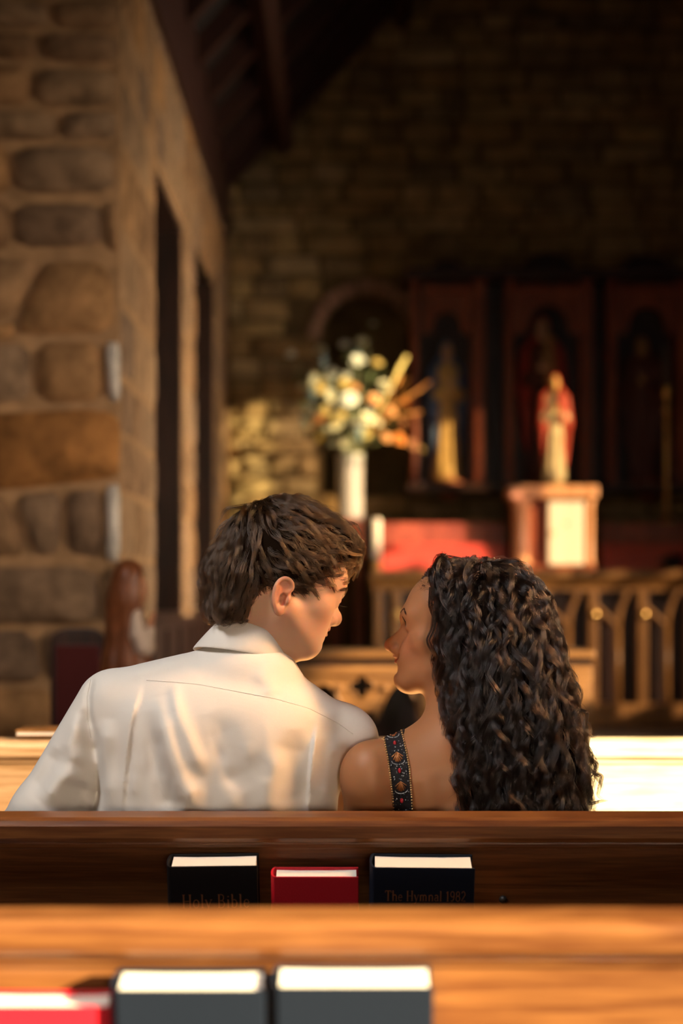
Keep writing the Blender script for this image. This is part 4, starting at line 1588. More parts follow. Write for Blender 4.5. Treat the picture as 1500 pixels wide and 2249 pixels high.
def frame(yaw, pitch, roll, left=False):
    """columns: lateral (right), forward, up; yaw from 'looking away from the camera' towards the right (left=True: towards the left)"""
    s, c = math.sin(yaw), math.cos(yaw)
    f0 = np.array((-s if left else s, c, 0.0))
    r0 = np.array((c, s if left else -s, 0.0))
    u0 = np.array((0, 0, 1.0))
    f = f0 * math.cos(pitch) - u0 * math.sin(pitch)
    u = u0 * math.cos(pitch) + f0 * math.sin(pitch)
    r = r0 * math.cos(roll) + u * math.sin(roll)
    u = u * math.cos(roll) - r0 * math.sin(roll)
    return np.stack([r, f, u], 1)


def head_field(F_, R, O, s, P):
    """head in its own frame (x right, y forward, z up, metres at s=1), symmetric"""
    def E(c, r, rot=None):
        return xf(ell(np.array(c) * s, np.array(r) * s, rot), R, O)

    def C(a, b, ra, rb=None):
        return xf(cap(np.array(a) * s, np.array(b) * s, ra * s, None if rb is None else rb * s), R, O)
    nt, br, ch, mz = P['nose'], P['brow'], P['chin'], P['mouth']
    cy, cr = P.get('cran', (-.012, .096))
    F_.u(E((0, cy, .052), (.074, cr, .080)))
    F_.u(E((0, .046, .040), (.062, .053, .062)), .03)
    F_.u(E((0, .045, -.020), (.057, P.get('facey', .046), .066)), .03)
    for sx in (-1, 1):
        F_.u(C((sx * .054, .004, ch[2] + .036), (sx * .020, ch[1] - .018, ch[2] - .002), .021, .018), .03)
        F_.u(E((sx * .046, .053, -.010), (.019, .020, .018)), .025)
        F_.u(C((sx * .040, br[1] - .018, br[2] + .002), (sx * .010, br[1] - .006, br[2] - .002), .011, .012), .02)
        F_.u(E((sx * .027, ch[1] - .014, mz + .014), (.017, .015, .020)), .02)
    F_.u(E((0, ch[1] - .014, ch[2]), (.022, .019, .019)), .022)
    F_.u(E((0, .040, ch[2] + .020), (.042, .042, .028)), .03)
    # sockets, nose
    for sx in (-1, 1):
        F_.cut(E((sx * .031, .104, .006), (.016, .016, .012)), .014)
    tr = P.get('tip', .0105)
    F_.u(C((0, br[1] - .0085, br[2] - .018), (0, nt[1] - tr - .001, nt[2] + .007), .0070, tr * .86), .010)
    F_.u(E((0, nt[1] - tr, nt[2]), (tr, tr * 1.08, tr)), .009)
    F_.u(C((0, br[1] - .022, br[2] - .020), (0, nt[1] - .031, nt[2] + .001), .0125, .0165), .012)
    F_.u(C((0, nt[1] - .038, nt[2] - .003), (0, ch[1] - .013, mz + .008), .0125, .013), .012)
    for sx in (-1, 1):
        F_.u(E((sx * .0125, nt[1] - .021, nt[2] - .004), (.0075, .0105, .008)), .007)
        F_.cut(E((sx * .0065, nt[1] - .016, nt[2] - .0125), (.0036, .0065, .0035)), .003)
    # mouth
    F_.u(E((0, ch[1] - .013, mz), (.027, .018, .024)), .018)
    my = ch[1] + .0035 + P.get('lipfwd', 0)
    for a, b in ((-.020, -.007), (.020, .007)):
        F_.u(C((a, my - .010, mz + .001), (b, my - .001, mz + .0045), .003, .0048), .005)
        F_.u(C((a, my - .010, mz), (b * .8, my - .002, mz - .0055), .003, .0055), .005)
    for sx in (-1, 1):
        F_.cut(C((0, my + .006, mz), (sx * .016, my - .003, mz), P.get('mcut', .0014), P.get('mcut', .0013)), .003)
        F_.cut(C((sx * .016, my - .003, mz), (sx * .027, my - .0105, mz + P.get('smile', .004)), .0018, .0040), .004)
    F_.cut(E((0, ch[1] + .008, (mz + ch[2]) / 2 - .001), (.020, .008, .006)), .012)
    for sx in (-1, 1):      # smile fold
        F_.cut(C((sx * P.get('fx', .021), nt[1] - P.get('fy', .026), nt[2] - P.get('fz', .002)), (sx * .033, ch[1] - .022, mz + .002), P.get('crease', .0035), .0035), .010)
    # lids over the eyeballs
    ez = P['eye']
    for sx in (-1, 1):
        F_.u(E((sx * .031, .0785, ez), (.0155, .0150, .0135)), .006)
        F_.cut(E((sx * .031, .0945, ez - P.get('look', 0)), (.0115, .009, P['open'])), .0025)
    # ears
    ec = np.array(P['ear'])
    for sx in (-1, 1):
        fl, tb = math.radians(P.get('flare', 10)), math.radians(-14 if 'eartilt' not in P else P['eartilt'])
        v = np.array((-sx * math.sin(fl) * 1.0, math.cos(fl), 0))      # forward in the plane of the ear
        w = np.array((sx * math.cos(fl), math.sin(fl), 0))             # outward
        u = np.array((0, 0, 1.0))
        v2 = v * math.cos(tb) + u * math.sin(tb)
        u2 = u * math.cos(tb) - v * math.sin(tb)
        ER = np.stack([v2, w, u2], 1)
        c0 = ec * np.array((sx, 1, 1))

        def ep(vv, ww, uu):
            return c0 + ER @ np.array((vv, ww, uu))
        es = P.get('ears', 1.0)
        F_.u(E(ep(0, 0, .002), (.0165 * es, .0050, .028 * es), ER), .004)
        F_.u(E(ep(.002, -.006, -.004), (.010 * es, .010, .018 * es), ER), .006)
        rim = [ep(.006 * es, .002, .006 * es), ep(.015 * es, .0035, .016 * es), ep(.010 * es, .005, .027 * es), ep(-.003 * es, .006, .031 * es), ep(-.014 * es, .006, .023 * es), ep(-.0175 * es, .0055, .008 * es), ep(-.0145 * es, .005, -.008 * es), ep(-.007 * es, .004, -.020 * es), ep(.001, .003, -.027 * es)]
        F_.u(E(ep(.004 * es, .001, -.025 * es), (.009 * es, .0052, .0095 * es), ER), .005)
        F_.cut(E(ep(-.004 * es, .0075, .013 * es), (.008 * es, .0045, .012 * es), ER), .004)
        F_.cut(E(ep(.004 * es, .0075, -.005 * es), (.0090 * es, .0150, .0115 * es), ER), .0025)
        rim = np.array(rim)
        for _ in range(2):
            rim = np.concatenate([rim[:1], np.stack([rim[:-1] * .75 + rim[1:] * .25, rim[:-1] * .25 + rim[1:] * .75], 1).reshape(-1, 3), rim[-1:]])
        for a, b in zip(rim[:-1], rim[1:]):
            F_.u(C((a), (b), .0030 * es), .0022)
        F_.u(E(ep(.013 * es, .003, -.004 * es), (.004, .004, .0065)), .004)
        F_.u(C(ep(-.010 * es, .004, .012 * es), ep(-.007 * es, .004, -.010 * es), .0028 * es), .003)
    return F_


def skin_col(R, O, s, P, base, lip, flush):
    base, lip, flush = (np.array(c, float) for c in (base, lip, flush))

    def fn(v):
        q = ((v - O) @ R) / s
        col = np.repeat(base[None], len(v), 0)

        def mixin(c, w):
            nonlocal col
            w = np.clip(w, 0, 1)[:, None]
            col = col * (1 - w) + c * w
        ax = np.abs(q[:, 0])
        ch, mz, nt = P['chin'], P['mouth'], P['nose']
        mixin(flush, .55 * np.exp(-(((ax - .042) / .022) ** 2 + ((q[:, 1] - .068) / .03) ** 2 + ((q[:, 2] + .02) / .024) ** 2)))
        mixin(flush, .6 * np.exp(-((ax / .016) ** 2 + ((q[:, 1] - nt[1]) / .02) ** 2 + ((q[:, 2] - nt[2]) / .016) ** 2)))
        ec = np.array(P['ear'])
        mixin(flush, .8 * np.exp(-(((ax - ec[0] - .004) / .012) ** 2 + ((q[:, 1] - ec[1]) / .03) ** 2 + ((q[:, 2] - ec[2]) / .04) ** 2)))
        mixin(lip, 1.1 * ((np.abs(q[:, 2] - mz) < .0105) & (ax < .024) & (q[:, 1] > ch[1] - .012)) * np.exp(-((q[:, 2] - mz + .0005) / .0075) ** 4) * np.exp(-(ax / .021) ** 4))
        return col
    return fn


def eyeballs(parent, R, O, s, P, iris, gaze):
    g = np.array(gaze, float)
    g = g / np.linalg.norm(g)
    for sx in (-1, 1):
        c = O + R @ (np.array((sx * .031, .0800, P['eye'])) * s)
        n, m = 32, 24
        th = np.linspace(0, math.pi, m)
        ph = np.arange(n) / n * 2 * math.pi
        gw = R @ g
        a = np.cross(gw, (0, 0, 1))
        a /= np.linalg.norm(a)
        b = np.cross(a, gw)
        T, Ph = np.meshgrid(th, ph, indexing='ij')
        r = .0125 * s
        d = np.cos(T)[..., None] * gw + np.sin(T)[..., None] * (np.cos(Ph)[..., None] * a + np.sin(Ph)[..., None] * b)
        v = (c + r * d).reshape(-1, 3)
        ang = T.ravel()
        col = np.where((ang < .22)[:, None], (.01, .01, .01), np.where((ang < .58)[:, None], iris, (.52, .47, .43)))
        q = []
        for i in range(m - 1):
            for j in range(n):
                j2 = (j + 1) % n
                q.append((i * n + j, i * n + j2, (i + 1) * n + j2, (i + 1) * n + j))
        put('eye', np_mesh('eye', v, np.array(q), col), M['eye'], parent)


def hairs(parent, name, R, O, s, roots, dirs, length, mat, rad=.00012, bend=(0, 0, 0), n=6, surf_bvh=None, lift=.001):
    pts, cnt, rr = [], [], []
    for p, d in zip(roots, dirs):
        p, d = np.array(p, float), np.array(d, float)
        L_ = length * random.uniform(.8, 1.15)
        for i in range(n):
            t = i / (n - 1)
            q = p + d * L_ * t + np.array(bend) * L_ * t * t
            w = O + R @ (q * s)
            pts.append(w)
            rr.append(rad * (1 - .8 * t))
        cnt.append(n)
    return strands_obj(name, np.array(pts), cnt, np.array(rr), mat, parent)


def hairmat(name, col, rough=.35):
    m = bpy.data.materials.new(name)
    m.use_nodes = True
    nt = m.node_tree
    nt.nodes.clear()
    o = nt.nodes.new('ShaderNodeOutputMaterial')
    h = nt.nodes.new('ShaderNodeBsdfHairPrincipled')
    h.parametrization = 'COLOR'
    h.inputs['Color'].default_value = (*col, 1)
    h.inputs['Roughness'].default_value = rough
    h.inputs['Radial Roughness'].default_value = .5
    nt.links.new(h.outputs[0], o.inputs[0])
    return m


M['skin'] = vcol_mat('skin', .48, .35, sss=.25, bump=.10, bscale=900)
M['eye'] = vcol_mat('eye', .08, .6)
M['shirt'] = plain('white_shirt_cotton', (.80, .755, .69), .75, .2, bump=.05, nscale=900, sheen=.15)
M['stitch'] = plain('shirt_stitching', (.74, .69, .62), .8, .2)
M['trousers'] = plain('charcoal_trousers', (.03, .03, .034), .85, .2)
M['shoe'] = plain('brown_shoe', (.06, .025, .012), .35, .5)
M['dress'] = plain('black_dress', (.015, .013, .016), .7, .3)
M['hair_m'] = hairmat('brown_hair', (.030, .0155, .007), .24)
M['hair_mbase'] = plain('brown_hair_base', (.010, .005, .0025), .9, .05)
M['hair_f'] = hairmat('dark_curly_hair', (.0055, .0026, .0017), .20)
M['hair_fbase'] = plain('dark_hair_base', (.004, .002, .0015), .9, .02)
M['brow_m'] = plain('sandy_brow_hair', (.14, .07, .03), .6, .3)
M['brow'] = plain('brow_hair', (.05, .022, .010), .6, .3)
M['lash'] = plain('lash', (.008, .005, .004), .6, .3)
M['bead_gold'] = plain('gold_bead', (.78, .50, .22), .28, .5, .9)
M['bead_red'] = plain('red_jewel', (.45, .02, .03), .15, .6)
M['bead_dark'] = plain('jet_bead', (.03, .035, .045), .15, .7)
M['bead_clear'] = plain('crystal_bead', (.45, .48, .50), .15, .7, .3)
M['fan'] = plain('gilt_embroidery', (.50, .20, .07), .4, .5, .5)
QY = .16     # spare


class Shape2(Field):
    """adds folds measured in the picture plane of the back (x, z), so cloth on the back folds along lines"""

    def __init__(s):
        super().__init__()
        s.f2 = []

    def crease(s, pts, amp, w, w2=None, Y=2.72, side=None, ymax=2.84):
        P = np.array([np.array(W(x, y, Y))[[0, 2]] for x, y in pts])
        s.f2.append((P, amp, w, w if w2 is None else w2, side, ymax))
        return s

    def __call__(s, p, near=None):
        d = Field.__call__(s, p, near)
        xz = p[:, [0, 2]]
        for P, amp, w, w2, side, ymax in s.f2:
            if near is not None:
                c = near[0][[0, 2]]
                seg = np.max(np.linalg.norm(np.diff(P, axis=0), axis=1))
                if np.min(np.linalg.norm(P - c, axis=1)) > near[1] + 4 * max(w, w2) + seg:
                    continue
            best = np.full(len(p), 1e9)
            sg = np.zeros(len(p))
            tt = np.zeros(len(p))
            tot = len(P) - 1
            for i in range(tot):
                a, ab = P[i], P[i + 1] - P[i]
                q = xz - a
                h = np.clip(q @ ab / (ab @ ab), 0, 1)
                r = q - h[:, None] * ab
                e = np.sqrt((r * r).sum(1))
                m = e < best
                best[m] = e[m]
                tt[m] = (i + h[m]) / tot
                sg[m] = np.sign(ab[0] * r[m, 1] - ab[1] * r[m, 0])
            ww = w + (w2 - w) * tt
            env = np.clip(np.minimum(tt, 1 - tt) * 4 + .05, 0, 1)
            if side is None:
                k = np.exp(-(best / ww) ** 2)
            else:       # sharp on one side, slow on the other: an overlapping pleat
                k = np.where(sg * side > 0, np.exp(-(best / ww)), np.exp(-(best / .0035) ** 2))
            d = d - amp * env * k * np.clip((ymax - p[:, 1]) / .03, 0, 1)
        return d


# ------------------------------------------------------------------ the man
man = empty('person', (-.14, 2.86, 0), 'man in a white dress shirt, short wavy brown hair, head turned down towards the woman', 'person')
mR = frame(math.radians(70), math.radians(18), math.radians(0))
mO = np.array((-.098, 2.82, 1.204))
mP = dict(nose=(0, .113, -.018), brow=(0, .092, .028), chin=(0, .080, -.070), mouth=-.041, eye=.008, open=.0020, look=.003, ear=(.0750, -.018, -.016), smile=.006, flare=4, ears=.92, eartilt=math.radians(20), lipfwd=.011, facey=.040, cran=(-.009, .090))
mS = 1.0
fh = head_field(Field(), mR, mO, mS, mP)
nb = PY(553, 1455, 2.835)
fh.u(cap(mO + mR @ np.array((0, -.026, -.02)), nb, .051, .051), .03)
fh.u(cap(mO + mR @ np.array((0, .004, -.045)), nb + np.array((.0, .02, -.02)), .040, .046), .03)
fh.u(cap(PY(440, 1560, 2.82), PY(640, 1580, 2.82), .045), .04)
v1, q1 = surf(fh, (-.33, 2.68, 1.0), (.09, 2.97, 1.37), .0019)
# the rest of the body under the clothes: trunk, arms, hands in the lap, legs, feet
fbod = Field()
fbod.u(ell(PY(490, 1760, 2.825), (.155, .075, .15))).u(ell((-.19, 2.84, .60), (.155, .105, .14)), .05)
hipL, hipR = np.array((-.29, 2.86, .547)), np.array((-.10, 2.86, .547))
knL, knR = np.array((-.34, 3.24, .55)), np.array((-.09, 3.26, .55))
for hp, kn_, sd in ((hipL, knL, -1), (hipR, knR, 1)):
    ft = kn_ + np.array((0, .02, -.46))
    fbod.u(cap(hp, kn_, .078, .052), .04).u(cap(kn_, ft, .050, .036), .02).u(cap(ft + np.array((0, -.02, -.03)), ft + np.array((0, .15, -.05)), .034, .028), .02)
elL, elR = PY(55, 1850, 2.83), PY(712, 1850, 2.99)
shL, shR = PY(236, 1548, 2.80), PY(752, 1622, 2.865)
hdL, hdR = np.array((-.30, 3.10, .655)), np.array((-.16, 3.14, .655))
for sh, el, hd_ in ((shL, elL, hdL), (shR, elR, hdR)):
    fbod.u(cap(sh, el, .034, .034), .01).u(cap(el, hd_, .038, .026), .015)
v2, q2 = surf(fbod, (-.62, 2.66, -.01), (.12, 3.50, 1.12), .007)


def fingers(Fd, wrist, fwd, side, up, sc_=1.0, thumb=1):
    """palm and five bent fingers resting on a surface; fwd along the hand, side towards the thumb"""
    fwd, side, up = (np.array(a, float) for a in (fwd, side, up))
    P_ = lambda a, b, c: wrist + (fwd * a + side * b + up * c) * sc_
    Fd.u(cap(P_(-.02, 0, 0), P_(.02, 0, 0), .024 * sc_, .026 * sc_))
    for b in (-.028, -.010, .010, .028):
        Fd.u(cap(P_(.02, b * .5, 0), P_(.082, b, .004), .015 * sc_, .0115 * sc_), .012)
    for b, l in ((-.030, .055), (-.010, .068), (.010, .072), (.029, .064)):
        a = P_(.084, b, .004)
        m = P_(.084 + l * .52, b * 1.08, .000)
        e = P_(.084 + l * .92, b * 1.1, -.020)
        Fd.u(cap(a, m, .0092 * sc_, .0082 * sc_), .004).u(cap(m, e, .0082 * sc_, .0066 * sc_), .002)
    a, m, e = P_(.015, .022 * thumb, -.004), P_(.050, .050 * thumb, -.006), P_(.082, .056 * thumb, -.012)
    Fd.u(cap(a, m, .015 * sc_, .0105 * sc_), .008).u(cap(m, e, .0102 * sc_, .0078 * sc_), .002)


fhd = Field()
fingers(fhd, hdL, (.25, .97, -.02), (.97, -.25, 0), (0, 0, 1))
vh1, qh1 = surf(fhd, hdL - .12, hdL + .22, .0030)
fhd = Field()
fingers(fhd, hdR, (-.15, .98, -.02), (-.98, -.15, 0), (0, 0, 1))
vh2, qh2 = surf(fhd, hdR - .12, hdR + .22, .0030)


def joined(parts):
    vs, qs, n = [], [], 0
    for v, q in parts:
        vs.append(v)
        qs.append(q + n)
        n += len(v)
    return np.concatenate(vs), np.concatenate(qs)


mv, mq = joined([(v1, q1), (v2, q2), (vh1, qh1), (vh2, qh2)])
colf = skin_col(mR, mO, mS, mP, (.70, .42, .28), (.52, .17, .12), (.66, .25, .15))
man_body = put('body', np_mesh('body', mv, mq, colf(mv)), M['skin'], man)
eyeballs(man_body, mR, mO, mS, mP, (.10, .16, .20), (.1, 1, -.35))
mb_ = BVHTree.FromPolygons([tuple(p) for p in v1], [tuple(p) for p in q1])
rt, dr_ = [], []
for i in range(220):
    t = random.random()
    for sx in (-1, 1):
        x = .012 + .042 * t
        q = np.array((sx * (x + .02), .14, .025 + .006 * math.sin(t * 2.6) - .002 * t + random.uniform(-.003, .003)))
        hit = mb_.ray_cast(Vector(mO + mR @ q), Vector(mR @ np.array((-sx * .3, -1, 0))))
        if hit[0] is not None:
            nl = np.array(hit[1]) @ mR
            rt.append((np.array(hit[0]) - mO) @ mR + nl * .0003)
            e = np.array((sx * .8, -.2, .35 - .6 * t))
            dr_.append(e - nl * (e @ nl) + nl * .12)
hairs(man_body, 'eyebrow', mR, mO, mS, rt, dr_, .011, M['brow_m'], .00026)
rt, dr_ = [], []
for i in range(26):
    t = i / 25
    for sx in (-1, 1):
        rt.append((sx * (.021 + .021 * t), .0935 - 30 * (t * .021 - .010) ** 2, .0035))
        dr_.append((sx * .15, .9, -.15))
hairs(man_body, 'eyelash', mR, mO, mS, rt, dr_, .011, M['lash'], .00018, bend=(0, .1, .25))

# shirt
f = Shape2()
f.u(ell(PY(472, 1775, 2.815), (.194, .112, .21)))
f.u(cap(PY(420, 1640, 2.80), PY(560, 1650, 2.80), .10), .06)
f.u(cap(PY(290, 1566, 2.80), PY(733, 1634, 2.85), .060, .053), .05)
f.u(ell(PY(495, 1590, 2.79), (.15, .090, .085)), .05)
f.u(cap(PY(520, 1484, 2.80), PY(256, 1538, 2.80), .048, .040), .03)
f.u(cap(PY(575, 1502, 2.80), PY(772, 1626, 2.855), .046, .032), .03)
f.u(ell((-.19, 2.84, .62), (.17, .118, .16)), .05)
f.u(cap(PY(242, 1546, 2.80), PY(103, 1790, 2.80), .052, .056), .02).u(cap(PY(103, 1790, 2.80), elL, .056, .052), .02).u(cap(elL, hdL + np.array((0, -.05, .0)), .053, .036), .02)
f.u(cap(shR, elR, .052, .048), .03).u(cap(elR, hdR + np.array((0, -.05, 0)), .048, .036), .02)
SH_F = [
    ([(352, 1530), (372, 1620), (402, 1712), (446, 1800)], .0100, .016, .022, None),
    ([(378, 1500), (398, 1570), (432, 1650), (452, 1700)], .0055, .009, .014, None),
    ([(330, 1560), (340, 1660), (360, 1740), (380, 1810)], -.0070, .016, .020, None),
    ([(470, 1560), (500, 1660), (530, 1740)], -.0045, .03, .03, None),
    ([(306, 1508), (288, 1590), (276, 1680), (262, 1810)], .0038, .020, .026, -1),
    ([(698, 1585), (690, 1640), (683, 1700), (674, 1810)], .0050, .020, .024, 1),
    ([(650, 1600), (640, 1700), (650, 1800)], -.0050, .018, .022, None),
    ([(745, 1620), (728, 1690), (710, 1790)], .0050, .014, .016, None),
    ([(620, 1640), (596, 1720), (585, 1800)], .0045, .018, .02, None),
    ([(505, 1640), (498, 1720), (520, 1800)], .0040, .018, .02, None),
    ([(232, 1580), (228, 1660), (240, 1800)], .0060, .014, .018, None),
    ([(203, 1600), (200, 1700), (202, 1800)], -.0065, .010, .012, None),
    ([(195, 1490), (186, 1530), (190, 1580), (202, 1630)], -.0040, .006, .006, None),
    ([(176, 1560), (188, 1620), (196, 1680)], -.0060, .010, .008, None),
    ([(172, 1570), (150, 1640), (164, 1690)], .0060, .012, .012, None),
    ([(168, 1690), (128, 1715), (90, 1770)], .0080, .013, .018, None),
    ([(176, 1720), (158, 1760), (150, 1800)], -.0080, .014, .014, None),
    ([(120, 1650), (100, 1700), (60, 1760)], -.0045, .014, .014, None),
    ([(430, 1440), (350, 1462), (250, 1490)], .0025, .012, .012, None),
    ([(560, 1470), (590, 1500), (600, 1530)], .0030, .014, .012, None),
    ([(640, 1490), (690, 1540), (720, 1580)], -.0025, .014, .012, None),
]
for pts, amp, w, w2, side in SH_F:
    f.crease(pts, amp * 1.7, w, w2, side=side)
# small puckers
rp = random.Random(4)
for _ in range(34):
    x, y = rp.uniform(260, 740), rp.uniform(1560, 1760)
    L_ = rp.uniform(40, 110)
    a = rp.uniform(-.35, .35) + (x - 500) * .0005
    f.crease([(x, y), (x + L_ * math.sin(a) * .5, y + L_ * .5), (x + L_ * math.sin(a), y + L_)], rp.choice((-1, 1)) * rp.uniform(.0008, .0020), rp.uniform(.006, .012))
f.u(ell(PY(538, 1474, 2.822), (.080, .088, .055)), .025)
sv, sq = surf(f, (-.66, 2.64, .44), (.14, 3.24, 1.12), .0034)
shirt = put('shirt', np_mesh('shirt', sv, sq), M['shirt'], man)
sbvh = BVHTree.FromPolygons([tuple(p) for p in sv], [tuple(p) for p in sq])
CAM = Vector((0, 0, HC))


def on_surface(bvh, px, py, off=0.0):
    d = (W(px, py, 3.0) - CAM).normalized()
    h = bvh.ray_cast(CAM, d)
    if h[0] is None:
        h = bvh.find_nearest(W(px, py, 2.75))
        return h[0], h[1]
    n = h[1]
    if n.dot(d) > 0:
        n = -n
    return h[0] + n * off, n


def seam(name, bvh, pts, r, mat, parent, n=40):
    out = []
    P_ = [Vector((x, y, 0)) for x, y in pts]
    for i in range(n + 1):
        t = i / n * (len(P_) - 1)
        k = min(int(t), len(P_) - 2)
        q = P_[k].lerp(P_[k + 1], t - k)
        out.append(on_surface(bvh, q.x, q.y, r * .4)[0])
    return MB().tube(out, r, 6, flat=.6).build(name, mat, parent, smooth=True)


seam('yoke_seam', sbvh, [(322, 1494), (380, 1498), (436, 1503), (516, 1518), (602, 1534), (677, 1555), (742, 1588), (775, 1612)], .0006, M['stitch'], shirt)
seam('armhole_seam', sbvh, [(199, 1492), (191, 1530), (192, 1575), (200, 1620)], .0006, M['stitch'], shirt)
# collar: folded band around the neck, open in front
cT, cB = PY(556, 1390, 2.825), PY(529, 1442, 2.82)
e1T, e2T = np.array((.0545, 0, -.0175)), np.array((0, .066, -.016))
e1B, e2B = np.array((.0745, 0, -.0125)), np.array((0, .075, -.012))
ringN = 64
prof = [(1.02, .0, .955), (1.0, .03, .97), (.99, -.02, .99), (.86, -.0, 1.02), (.5, .0, 1.035), (.12, .0, 1.03), (-.02, 0, 1.02), (-.04, 0, .99), (.10, 0, .985), (.5, 0, .985), (.9, 0, .965)]
vs, fs = [], []
for i in range(ringN):
    a = 2 * math.pi * (i / (ringN - 1) * .93 + .285)
    for t, o, sc2 in prof:
        cc = cB + (cT - cB) * t
        e1, e2 = e1B + (e1T - e1B) * t, e2B + (e2T - e2B) * t
        vs.append(cc + (e1 * math.cos(a) + e2 * math.sin(a)) * sc2)
m = len(prof)
for i in range(ringN - 1):
    for j in range(m):
        j2 = (j + 1) % m
        fs.append((i * m + j, (i + 1) * m + j, (i + 1) * m + j2, i * m + j2))
fs.append(tuple(range(m)))
fs.append(tuple((ringN - 1) * m + j for j in range(m - 1, -1, -1)))
collar = MB().add(vs, fs).build('collar', M['shirt'], shirt, smooth=True)
sb = collar.modifiers.new('soft', 'SUBSURF')
sb.levels = sb.render_levels = 1
# stand seam under the collar leaf
# trousers and shoes
f = Field()
f.u(ell((-.19, 2.84, .592), (.172, .118, .135)))
for hp, kn_ in ((hipL, knL), (hipR, knR)):
    ft = kn_ + np.array((0, .02, -.42))
    f.u(cap(hp, kn_, .088, .064), .04).u(cap(kn_, ft, .064, .058), .02)
fieldobj('trousers', f, (-.5, 2.66, .03), (.12, 3.4, .72), .007, M['trousers'], man)
for kn_ in (knL, knR):
    f = Field()
    c = kn_ + np.array((0, .02, -.49))
    f.u(cap(c + np.array((0, -.04, 0)), c + np.array((0, .15, -.012)), .042, .038)).u(cap(c + np.array((0, -.02, .0)), c + np.array((0, -.02, .05)), .042, .045), .02)
    f.cut(rbox(c + np.array((0, .05, -.11)), (.2, .3, .0575), .002), .003)
    fieldobj('shoe', f, c - np.array((.1, .15, .08)), c + np.array((.1, .25, .12)), .005, M['shoe'], man)

# ---- man's hair: a close cap plus tufts flowing from the crown
hl = lambda x, y, z: mO + mR @ np.array((x, y, z))
hf = Field()
hf.u(xf(ell((0, -.012, .056), (.084, .099, .086)), mR, mO))
hf.u(xf(ell((0, .048, .094), (.062, .052, .033)), mR, mO), .03)
hf.u(xf(cap((-.03, -.080, .0), (-.028, -.074, -.050), .036, .024), mR, mO), .03)
hf.u(xf(cap((.03, -.080, .0), (.028, -.074, -.050), .036, .024), mR, mO), .03)
hf.cut(xf(ell((0, .130, -.018), (.10, .085, .080)), mR, mO), .012)
hf.cut(xf(ell((0, .060, -.065), (.12, .052, .064)), mR, mO), .012)
for sx in (-1, 1):
    hf.cut(xf(ell((sx * .088, -.010, -.026), (.020, .024, .036)), mR, mO), .006)
hf.cut(xf(ell((0, -.03, -.115), (.11, .09, .055)), mR, mO), .01)
hv, hq = surf(hf, mO - .2, mO + .2, .0032)
man_hair = put('hair', np_mesh('hair', hv, hq), M['hair_mbase'], man)


def grad(fn, p, e=.002):
    g = np.empty_like(p)
    for k in range(3):
        d = np.zeros(3)
        d[k] = e
        g[:, k] = fn(p + d) - fn(p - d)
    return g / (nrm(g)[:, None] + 1e-9)


def surf_samples(v, q, n, rng_):
    a, b, c = v[q[:, 0]], v[q[:, 1]], v[q[:, 2]]
    ar = nrm(np.cross(b - a, c - a))
    i = rng_.choice(len(q), n, p=ar / ar.sum())
    u, w = rng_.random((n, 1)), rng_.random((n, 1))
    d = v[q[i, 3]]
    return (a[i] * (1 - u) + b[i] * u) * (1 - w) + (d * (1 - u) + c[i] * u) * w


def clump_children(G, k, rad_, rng_, taper=.72, jitter=.0006, short=.25, base_r=.00020):
    """G (n,m,3) guide curves -> child strands gathered towards each guide's tip"""
    n, m, _ = G.shape
    T = np.gradient(G, axis=1)
    T /= np.linalg.norm(T, axis=2, keepdims=True) + 1e-9
    ref = rng_.normal(size=(n, 1, 3))
    A = np.cross(T, ref)
    A /= np.linalg.norm(A, axis=2, keepdims=True) + 1e-9
    B = np.cross(T, A)
    t = np.linspace(0, 1, m)[None, None, :, None]
    r = np.sqrt(rng_.random((n, k, 1, 1))) * rad_
    a = rng_.random((n, k, 1, 1)) * 2 * math.pi
    w = 1 - taper * t ** .8
    ph = rng_.random((n, k, 1, 1)) * 6.28
    wob = jitter * np.sin(t * rng_.uniform(6, 14, (n, k, 1, 1)) + ph) * (.3 + t)
    S_ = G[:, None] + A[:, None] * (r * np.cos(a) * w + wob) + B[:, None] * (r * np.sin(a) * w + wob * .7)
    cut = 1 - short * rng_.random((n, k, 1, 1))
    # shorten by re-sampling along the strand
    idx = np.linspace(0, 1, m)[None, None, :, None] * cut * (m - 1)
    i0 = np.clip(np.floor(idx).astype(int), 0, m - 2)
    fr = idx - i0
    S0 = np.take_along_axis(S_, np.broadcast_to(i0, (n, k, m, 3)), 2)
    S1 = np.take_along_axis(S_, np.broadcast_to(i0 + 1, (n, k, m, 3)), 2)
    S_ = S0 * (1 - fr) + S1 * fr
    R_ = np.broadcast_to(base_r * (1 - .94 * np.linspace(0, 1, m) ** 1.7), (n, k, m)) * rng_.uniform(.75, 1.2, (n, k, 1))
    return S_.reshape(-1, 3), [m] * (n * k), R_.reshape(-1)


